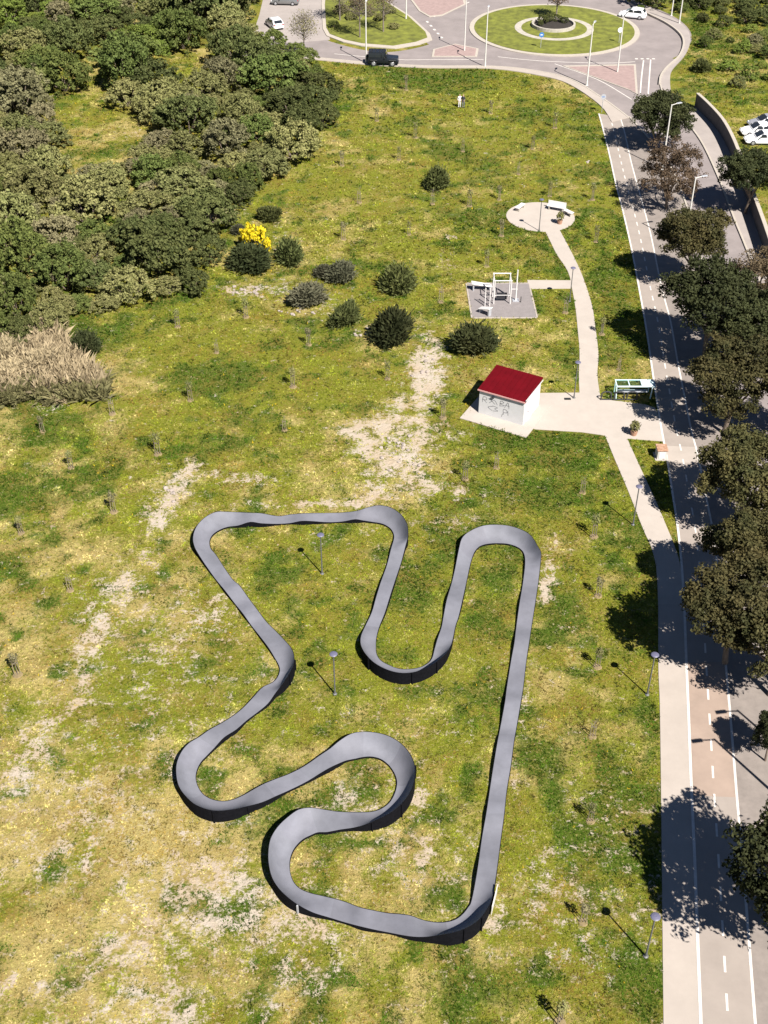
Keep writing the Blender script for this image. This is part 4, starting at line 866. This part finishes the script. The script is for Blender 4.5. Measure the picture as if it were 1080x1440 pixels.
# saplings with stakes
def sapling(seed):
    rng = np.random.default_rng(seed); t = thing('sapling', 'bare young sapling tied to thin stakes in the meadow grass', 'sapling', group='young saplings planted over the meadow')
    m = MB(); m.tube((0, 0, 0), (.02, 0, .9), .022, .018, 5); m.tube((.02, 0, .9), (0, .03, 1.75), .018, .006, 5)
    for _ in range(9):
        z = rng.uniform(.8, 1.6); a = rng.uniform(0, 6.28); m.tube((.01, .01, z), (math.cos(a)*.3, math.sin(a)*.3, z+.3), .009, .004, 4)
    m.build('trunk', M['twig'], t)
    for s_ in (-1, 1): MB().tube((s_*.16, .05*s_, 0), (s_*.15, .04*s_, 1.2), .029, .027, 6).build('stake', M['stake' if seed % 2 else 'stakedark'], t)
    MB().box((0, 0, .95), (.32, .04, .07)).build('tie', M['stakedark'], t)
    if seed % 3:
        v, q_ = leaves([((0, 0, 1.35), .30, 1.5)], 130, .1, rng, deep=.1); obj('leaves', npmesh('leaves', v, q_, M['lf_grey' if seed % 2 else 'lf_olive']), t)
    MB().lathe((0, 0, 0), [(.30, 0), (.26, .05), (.14, .04), (.05, .03)], 12).build('soil_ring', M['straw'], t)
    return t
sp = [sapling(k) for k in range(1, 5)]
SAP = [(60,607),(100,658),(158,582),(222,639),(160,720),(30,750),(99,830),(268,563),(25,949),(250,460),(305,496),(346,446),(434,485),(412,544),(400,605),(561,225),(481,233),(651,213),(608,287),(584,194),(571,127),(749,210),(729,245),
 (833,281),(702,281),(773,276),(819,693),(835,755),(841,838),(840,938),(833,1036),(830,1155),(820,1297),(787,1438),(698,658),(545,533),(623,588),(654,674),(620,425),(575,330),(483,337),(684,375),(795,440),(838,340),(705,332),(846,470),(870,520),(780,180),(690,160),(530,170),(505,285),(660,290)]
for i, b in enumerate(SAP):
    o = sp[i] if i < 4 else copy_tree(sp[i % 4]); o.location = P(*b); o.rotation_euler.z = random.uniform(-.6, .6); s_ = random.uniform(.85, 1.15); o.scale = (s_, s_, s_)
# small plants on paving
for px, lab in (((891, 612), 'small leafy shrub in a clay pot at the plaza corner'), ((787, 315), 'small shrub in a clay pot on the round terrace')):
    c0 = P(*px); t = thing('potted_shrub', lab, 'potted plant', (c0.x, c0.y, .036))
    MB().lathe((0, 0, 0), [(.22, 0), (.30, .42), (.26, .42), (.24, .36)], 14).build('pot', M['pot'], t)
    rng = np.random.default_rng(5); v, q_ = leaves([((0, 0, .85), .42, 1.1)], 260, .14, rng, deep=.2); obj('foliage', npmesh('foliage', v, q_, M['lf_olive']), t)
# scattered pale stones
STN = []
for (x, y, a, b, n) in ((350,408,26,7,26),(425,440,30,10,14),(505,470,30,6,8),(600,520,18,26,10),(560,640,36,26,22),(300,305,12,4,5),(240,690,14,16,8),(735,262,3,2,2),(825,228,8,2,4)):
    for _ in range(n): STN.append((random.gauss(x, a*.5), random.gauss(y, b*.5)))
stm = []
for s_ in range(3):
    bm = bmesh.new(); bmesh.ops.create_icosphere(bm, subdivisions=1, radius=1)
    for vv in bm.verts: vv.co *= random.uniform(.75, 1.2); vv.co.z *= .6
    me = bpy.data.meshes.new('stone'); bm.to_mesh(me); bm.free(); me.materials.append(M['rock']); stm.append(me)
for i, (x, y) in enumerate(STN):
    r_ = random.uniform(.08, .22); o = obj('stone', stm[i % 3], None, P(x, y)+Vector((0, 0, r_*.3)), (0, 0, random.uniform(0, 6))); o.scale = (r_*1.2, r_, r_)
    tag(o, 'pale loose stone lying on the bare soil', 'stone', 'loose stones on the meadow')

# ------------------------------------------------------------------ grass tufts
def tufts():
    pts = []
    for (ya, yb, dens) in ((26, 50, 62), (50, 80, 40), (80, 120, 21), (120, 205, 9)):
        hw = lambda Y: 540/1680*(Y*CT+CAM_H*ST)+3
        n = int((hw(yb)*2)*(yb-ya)*dens); X = RNG.uniform(-hw(yb), hw(yb), n); Y = RNG.uniform(ya, yb, n); k = np.abs(X) < hw(Y); pts.append(np.c_[X[k], Y[k], np.full(k.sum(), (yb+ya)/2)])
    p = np.concatenate(pts); X, Y = p[:, 0], p[:, 1]; d, l, dr = field(X, Y); px, py = PIX(X, Y)
    # keep off the paving
    lx1 = np.interp(-Y, -L1r[:, 1], L1r[:, 0]); lxw = np.interp(-Y, -walkL[:, 1], walkL[:, 0]); keep = X < np.where(Y > walkL[:, 1].max(), lx1-.1, np.minimum(lx1, lxw)-.05)
    east = ((px > 972) & (py < 60)) | ((px > 972-(py-60)*.45) & (py >= 60) & (py < 112)) | ((px > 950+(py-112)*.9) & (py >= 112) & (py < 165)) | ((px > 1002+(py-165)*.55) & (py >= 165) & (py < 420)); keep |= east
    def polymask(poly):
        c = np.zeros(len(X), bool); n = len(poly)
        for i in range(n):
            (a, b), (c2, d2) = poly[i], poly[(i+1) % n]
            if b == d2: continue
            c ^= ((b > Y) != (d2 > Y)) & (X < (c2-a)*(Y-b)/(d2-b)+a)
        return c
    plz = [tuple(P(*a)[:2]) for a in [(655,588),(668,575),(735,550),(762,552),(815,551),(844.5,560),(865,563),(921.5,574),(933,622),(881.5,618),(850,614),(752.6,606),(742,615)]]
    polys = [plz, np.r_[NL, NR[::-1]], np.r_[SL, SR[::-1]], circ, pl[:-1], [tuple(P(*a)[:2]) for a in [(741,393),(803,393),(803,407),(744,407)]]]
    n2 = NT; trk = np.r_[tA[:, :2], tB[:, :2]]
    for po_ in polys: keep &= ~polymask(po_)
    spx = np.interp(px, [330,432,515,600,690,760,800,843,860,900], [79,84,92,97,98,108,120,149,173,230]); keep &= (py > spx) | east
    tc_ = (tA[:, :2]+tB[:, :2])/2; tw = np.linalg.norm(tA[:, :2]-tB[:, :2], axis=1)/2
    nb = np.ones(len(X), bool); sel = Y < 72
    for c_, w_ in zip(tc_[::2], tw[::2]): nb[sel] &= ((X[sel]-c_[0])**2+(Y[sel]-c_[1])**2) > (w_+.02)**2
    keep &= nb
    sm = (fbm(X, Y, .75, 201, 3)-.5)*2.6; sm2 = (fbm(X, Y, .55, 301, 3)-.5)*2.6
    dr = np.clip(dr+.55*sm, 0, 1); l = np.clip(l+.5*sm2-.05, 0, 1.3)
    bare = d + .9*(fbm(X, Y, .8, 91)-.5)*2
    keep &= RNG.random(len(X)) > np.clip((bare-.34)*1.35, 0, .93)
    p = p[keep]; X, Y, d, l, dr = X[keep], Y[keep], d[keep], l[keep], dr[keep]; n = len(X); r = RNG.random
    far = np.clip((Y-40)/120, 0, 1)
    h = (.03+.075*r(n)**2)*(1+.5*l)*(1+1.2*far)*(1-.35*np.clip(d, 0, 1)); wd = (.05+.07*r(n))*(1+1.3*far)
    lush = np.array([.046, .088, .007]); mid = np.array([.175, .202, .014]); straw = np.array([.44, .36, .145]); olive = np.array([.125, .125, .014]); rust = np.array([.21, .135, .03])
    rr = r(n)[:, None]; t = np.clip(dr+.45*(r(n)-.5), 0, 1)[:, None]; c = mid*(1-t)+straw*t; c = np.where(rr < .15, olive, c)
    ru = np.clip((fbm(X, Y, 4, 501)-.5)*4.5, 0, .85)[:, None]*(r(n) < .8)[:, None]; c = c*(1-ru)+rust*ru
    tl = np.clip(l*1.2+.4*(r(n)-.5)-.1, 0, 1)[:, None]; c = c*(1-tl)+lush*tl; c = c*(.72+.56*r(n))[:, None]*np.clip(1.03+.58*(fbm(X, Y, .5, 401, 3)-.5)*4, .3, 1.9)[:, None]
    yel = (r(n) < .004)[:, None]; c = np.where(yel, np.array([.42, .30, .02]), c)
    NB = 3; ang = r((n, NB))*6.283; ln = .35+.6*r((n, NB)); base = np.stack([X, Y, np.zeros(n)], 1)[:, None, :]
    dx = np.stack([np.cos(ang), np.sin(ang), np.zeros_like(ang)], 2); sx = np.stack([-np.sin(ang), np.cos(ang), np.zeros_like(ang)], 2)
    W_ = wd[:, None, None]; H_ = h[:, None, None]*(.6+.6*r((n, NB))[:, :, None]); o_ = base+dx*W_*.35*r((n, NB))[:, :, None]
    tip = o_+dx*W_*1.2*ln[:, :, None]+np.array([0, 0, 1])*H_
    v = np.stack([o_-sx*W_*.32, o_+sx*W_*.32, tip], 2).reshape(-1, 3); cc = np.repeat(c, NB*3, axis=0)
    return v, np.arange(len(v)).reshape(-1, 3), cc
def tintmat():
    m = bpy.data.materials.new('grass_blades'); m.use_nodes = True; t = m.node_tree; b = t.nodes['Principled BSDF']; b.inputs['Roughness'].default_value = .85; b.inputs['Specular IOR Level'].default_value = .1
    a = t.nodes.new('ShaderNodeAttribute'); a.attribute_name = 'tint'; t.links.new(a.outputs['Color'], b.inputs['Base Color'])
    tr = t.nodes.new('ShaderNodeBsdfTranslucent'); t.links.new(a.outputs['Color'], tr.inputs[0]); mx = t.nodes.new('ShaderNodeMixShader'); mx.inputs[0].default_value = .25
    t.links.new(b.outputs[0], mx.inputs[1]); t.links.new(tr.outputs[0], mx.inputs[2]); t.links.new(mx.outputs[0], t.nodes['Material Output'].inputs['Surface']); return m
gv, gf, gc = tufts()
tag(obj('grass', npmesh('grass', gv, gf, tintmat(), gc)), 'short tufted meadow grass, green and straw coloured', 'grass', kind='stuff')

# ------------------------------------------------------------------ cars
def car(label, px, rz, paint_, kind='hatch', z=.02):
    c0 = P(*px); t = thing('off_roader' if kind == 'jeep' else 'car', label, 'car', (c0.x, c0.y, z), rz)
    L_, Wd, Hh = {'hatch': (4.1, 1.75, 1.48), 'saloon': (4.4, 1.78, 1.45), 'jeep': (4.2, 1.8, 1.92)}[kind]; wr = .40 if kind == 'jeep' else .31
    def loft(st, name, m_, par):
        v = []; f = []; n = 8
        for x, zb, zt, hw, ht in st:       # ht = half width at the top
            c_ = .12*(zt-zb)
            v += [(x,-hw*.94,zb),(x,-hw,zb+c_),(x,-hw,zb+(zt-zb)*.62),(x,-ht,zt),(x,ht,zt),(x,hw,zb+(zt-zb)*.62),(x,hw,zb+c_),(x,hw*.94,zb)]
        for i in range(len(st)-1):
            for k in range(n): f.append((i*n+k, i*n+(k+1) % n, (i+1)*n+(k+1) % n, (i+1)*n+k))
        f += [tuple(range(n)), tuple((len(st)-1)*n+k for k in range(n))[::-1]]
        o = obj(name, mesh(name, v, f, m_, True), par); bm = bmesh.new(); bm.from_mesh(o.data); bmesh.ops.recalc_face_normals(bm, faces=bm.faces); bm.to_mesh(o.data); bm.free()
        o.data.set_sharp_from_angle(angle=math.radians(38)); return o
    h2 = L_/2; w2 = Wd/2; belt = .62*Hh if kind != 'jeep' else .60*Hh
    if kind == 'jeep':
        body = loft([(-h2,.5,belt,w2*.98,w2*.95),(-h2+.1,.42,belt+.02,w2,w2*.97),(.55,.42,belt+.02,w2,w2*.97),(.8,.42,belt,w2*.98,w2*.86),(h2-.15,.45,belt-.06,w2*.95,w2*.80),(h2,.5,belt-.12,w2*.92,w2*.78)], 'body', paint_, t)
        cab = [(-h2+.06,belt,Hh-.03,w2*.95,w2*.90),(-h2+.16,belt,Hh,w2*.95,w2*.90),(.30,belt,Hh,w2*.95,w2*.90),(.60,belt,belt+.04,w2*.95,w2*.93)]
    else:
        tail = -h2+.1 if kind == 'hatch' else -h2+.75
        body = loft([(-h2,.38,belt-.16,w2*.86,w2*.78),(-h2+.15,.26,belt-.02,w2*.96,w2*.88),(-.4,.22,belt+.03,w2,w2*.93),(.7,.22,belt,w2,w2*.92),(h2-.55,.24,belt-.16,w2*.96,w2*.82),(h2-.12,.28,belt-.30,w2*.90,w2*.74),(h2,.36,belt-.40,w2*.80,w2*.66)], 'body', paint_, t)
        cab = [(tail,belt-.02,belt+.03,w2*.92,w2*.86),(tail+.45,belt-.02,Hh-.08,w2*.90,w2*.74),(-.5,belt-.02,Hh,w2*.92,w2*.74),(.1,belt-.02,Hh-.03,w2*.92,w2*.73),(1.05,belt-.04,belt+.02,w2*.90,w2*.84)]
    cabin = loft(cab, 'cabin', paint_, t)
    # glazing stands a hair proud of the cabin
    def quad(name, pts, m_, par): return obj(name, mesh(name, pts, [(0,1,2,3)], m_), par)
    (xa,zb,za,ha,ta), (xb,_,zt,hb,tb) = cab[-1], cab[-2]
    e = .012
    quad('windscreen', [(xa-.06,-ta*.9,za+.05),(xa-.06,ta*.9,za+.05),(xb+.06+e,tb*.92,zt-.02+e),(xb+.06+e,-tb*.92,zt-.02+e)], M['glass'], cabin)
    (xa,zb,za,ha,ta), (xb,_,zt,hb,tb) = cab[0], cab[1]
    quad('rear_window', [(xa+.05-e,ta*.88,za+.06),(xa+.05-e,-ta*.88,za+.06),(xb-.05-e,-tb*.9,zt-.03),(xb-.05-e,tb*.9,zt-.03)] if kind != 'jeep' else [(xa-e,.5,belt+.15),(xa-e,-.5,belt+.15),(xa-e,-.5,Hh-.15),(xa-e,.5,Hh-.15)], M['glass'], cabin)
    zt = Hh-.12; zl = belt+.06
    for s_ in (-1, 1):
        for (xr, xf) in ((cab[1][0]+.02, -.28), (-.18, cab[-1][0]-.45)):
            sl_ = .0 if kind == 'jeep' else .2; zm = belt+.62*(Hh-.04-belt); ym = s_*(w2*.93+.014) if kind != 'jeep' else s_*(w2*.955+.012); yt = s_*(w2*.80+.012) if kind != 'jeep' else s_*(w2*.925+.012)
            xs_ = sl_*.6 if xf > 0 else 0
            vv = [(xr, ym, zl), (xf+.12*(xf > 0), ym, zl), (xf-xs_, ym, zm), (xr+sl_*.3, ym, zm), (xf-xs_*1.8, yt, zt), (xr+sl_*.6, yt, zt)]
            obj('side_window', mesh('side_window', vv, [(0,1,2,3), (3,2,4,5)], M['glass']), cabin)
        MB().box((h2-.12, s_*w2*.62, belt-.33 if kind != 'jeep' else belt-.18), (.12, .32, .15)).build('headlight', M['lens'], t, bevel=.02)
        MB().box((-h2+.05, s_*w2*.72, belt-.14), (.10, .24, .2)).build('tail_light', M['red_lens'], t, bevel=.02)
        MB().box((cab[-1][0]-.35, s_*(w2+.1), belt+.06), (.12, .2, .13)).build('wing_mirror', M['trim'], t, bevel=.02)
        for xw in (-L_*.305, L_*.315):
            w = obj('wheel', MB().tube((0,-.11,0),(0,.11,0),wr,wr,18).mesh('tyre', M['tyre']), t, (xw, s_*(w2-.10), wr))
            MB().tube((0,s_*.10,0),(0,s_*.125,0),wr*.62,wr*.55,14).build('rim', M['rim'], w)
    MB().box((h2-.02,0,.42),(.14,Wd*.8,.16)).build('bumper', M['trim'] if kind == 'jeep' else paint_, t, bevel=.03); MB().box((-h2+.02,0,.42),(.14,Wd*.8,.16)).build('bumper', M['trim'] if kind == 'jeep' else paint_, t, bevel=.03)
    if kind == 'jeep':
        sw_ = obj('spare_wheel', MB().tube((-h2-.22,0,.98),(-h2+.0,0,.98),.38,.38,18).mesh('spare_wheel', M['tyre']), t)
        for k in range(4): MB().box((-h2+.5+k*.55,0,Hh+.05),(.06,Wd*.85,.04)).build('roof_rack_bar', M['trim'], t)
        for s_ in (-1, 1):
            for xw in (-L_*.305, L_*.315): MB().box((xw,s_*(w2+.02),.86),(1.0,.22,.08)).build('wheel_arch', M['trim'], t, bevel=.03)
    return t
car('black boxy off-roader parked on the road edge above the meadow', (539, 91), -.06, M['carblack'], 'jeep')
car('white hatchback driving round the outer lane of the roundabout', (889, 25), math.pi-.35, M['carwhite'], 'hatch')
car('dark grey car at the top of the side street', (401, 6), math.pi-.1, M['cargrey'], 'saloon')
car('white car with blue tint parked by the thicket on the side street', (386, 38), 2.0, M['carwhite'], 'hatch')
car('silver car in the slope parking, farthest from the dark tree', (1076, 178), math.pi+.1, M['carsilver'], 'saloon', 0.0)
car('pale car in the slope parking between silver and white cars', (1066, 189), math.pi+.05, M['carwhite'], 'saloon', 0.0)
car('white car in the slope parking next to the dark tree crown', (1072, 201), math.pi, M['carwhite'], 'saloon', 0.0)

# ------------------------------------------------------------------ two people on the upper meadow
def person(label, px, rz, shirt, trousers):
    J = {'pelvis': (0,0,.95), 'chest': (0,0,1.28), 'neck': (0,0,1.47), 'head0': (0,.01,1.58), 'head1': (0,.0,1.72), 'hl': (-.1,0,.9), 'hr': (.1,0,.9), 'kl': (-.12,-.03,.5), 'kr': (.12,.02,.5), 'al': (-.12,.03,.08), 'ar': (.12,.06,.08), 'tl': (-.13,-.13,.04), 'tr': (.13,-.1,.04),
         'sl': (-.19,0,1.4), 'sr': (.19,0,1.4), 'el': (-.25,.04,1.13), 'er': (.26,.02,1.13), 'wl': (-.24,-.08,.9), 'wr': (.2,-.16,1.02), 'fl': (-.24,-.13,.82), 'fr': (.14,-.22,1.05)}
    R_ = dict(pelvis=.15, chest=.16, neck=.06, head0=.085, head1=.09, hl=.1, hr=.1, kl=.07, kr=.07, al=.05, ar=.05, tl=.04, tr=.04, sl=.075, sr=.075, el=.048, er=.048, wl=.036, wr=.036, fl=.03, fr=.03)
    E_ = [('pelvis','chest'),('chest','neck'),('neck','head0'),('head0','head1'),('pelvis','hl'),('hl','kl'),('kl','al'),('al','tl'),('pelvis','hr'),('hr','kr'),('kr','ar'),('ar','tr'),('chest','sl'),('sl','el'),('el','wl'),('wl','fl'),('chest','sr'),('sr','er'),('er','wr'),('wr','fr')]
    ks = list(J); me = bpy.data.meshes.new('body'); me.from_pydata([J[k] for k in ks], [(ks.index(a), ks.index(b)) for a, b in E_], [])
    tmp = bpy.data.objects.new('tmp', me); COL.objects.link(tmp); md = tmp.modifiers.new('s', 'SKIN'); sv_ = me.skin_vertices[0].data
    for i, k in enumerate(ks): sv_[i].radius = (R_[k], R_[k]*(.75 if k in ('chest', 'pelvis') else 1)); sv_[i].use_root = (k == 'pelvis')
    tmp.modifiers.new('u', 'SUBSURF').levels = 1
    dg = bpy.context.evaluated_depsgraph_get(); ev = bpy.data.meshes.new_from_object(tmp.evaluated_get(dg)); bpy.data.objects.remove(tmp)
    ev.materials.clear()
    for m_ in (shirt, trousers, M['skin'], M['hair'], M['trim']): ev.materials.append(m_)
    for pg in ev.polygons:
        c_ = pg.center; hand = abs(c_.x) > .11 and .7 < c_.z < 1.1 and c_.y < -.06
        pg.material_index = 4 if c_.z < .09 else 1 if c_.z < .95 and abs(c_.x) < .22 and not hand else 3 if c_.z > 1.68 or (c_.z > 1.55 and c_.y > .04) else 2 if c_.z > 1.46 or hand else 0
        pg.use_smooth = True
    c0 = P(*px); o = obj('person', ev, None, c0, (0, 0, rz)); tag(o, label, 'person')
person('person in a white top standing on the upper meadow beside another in dark clothes', (646, 151), .4, M['cloth_w'], M['cloth_w'])
person('person in dark clothes standing on the upper meadow beside another in white', (651, 151.5), -.5, M['cloth_d'], M['cloth_j'])
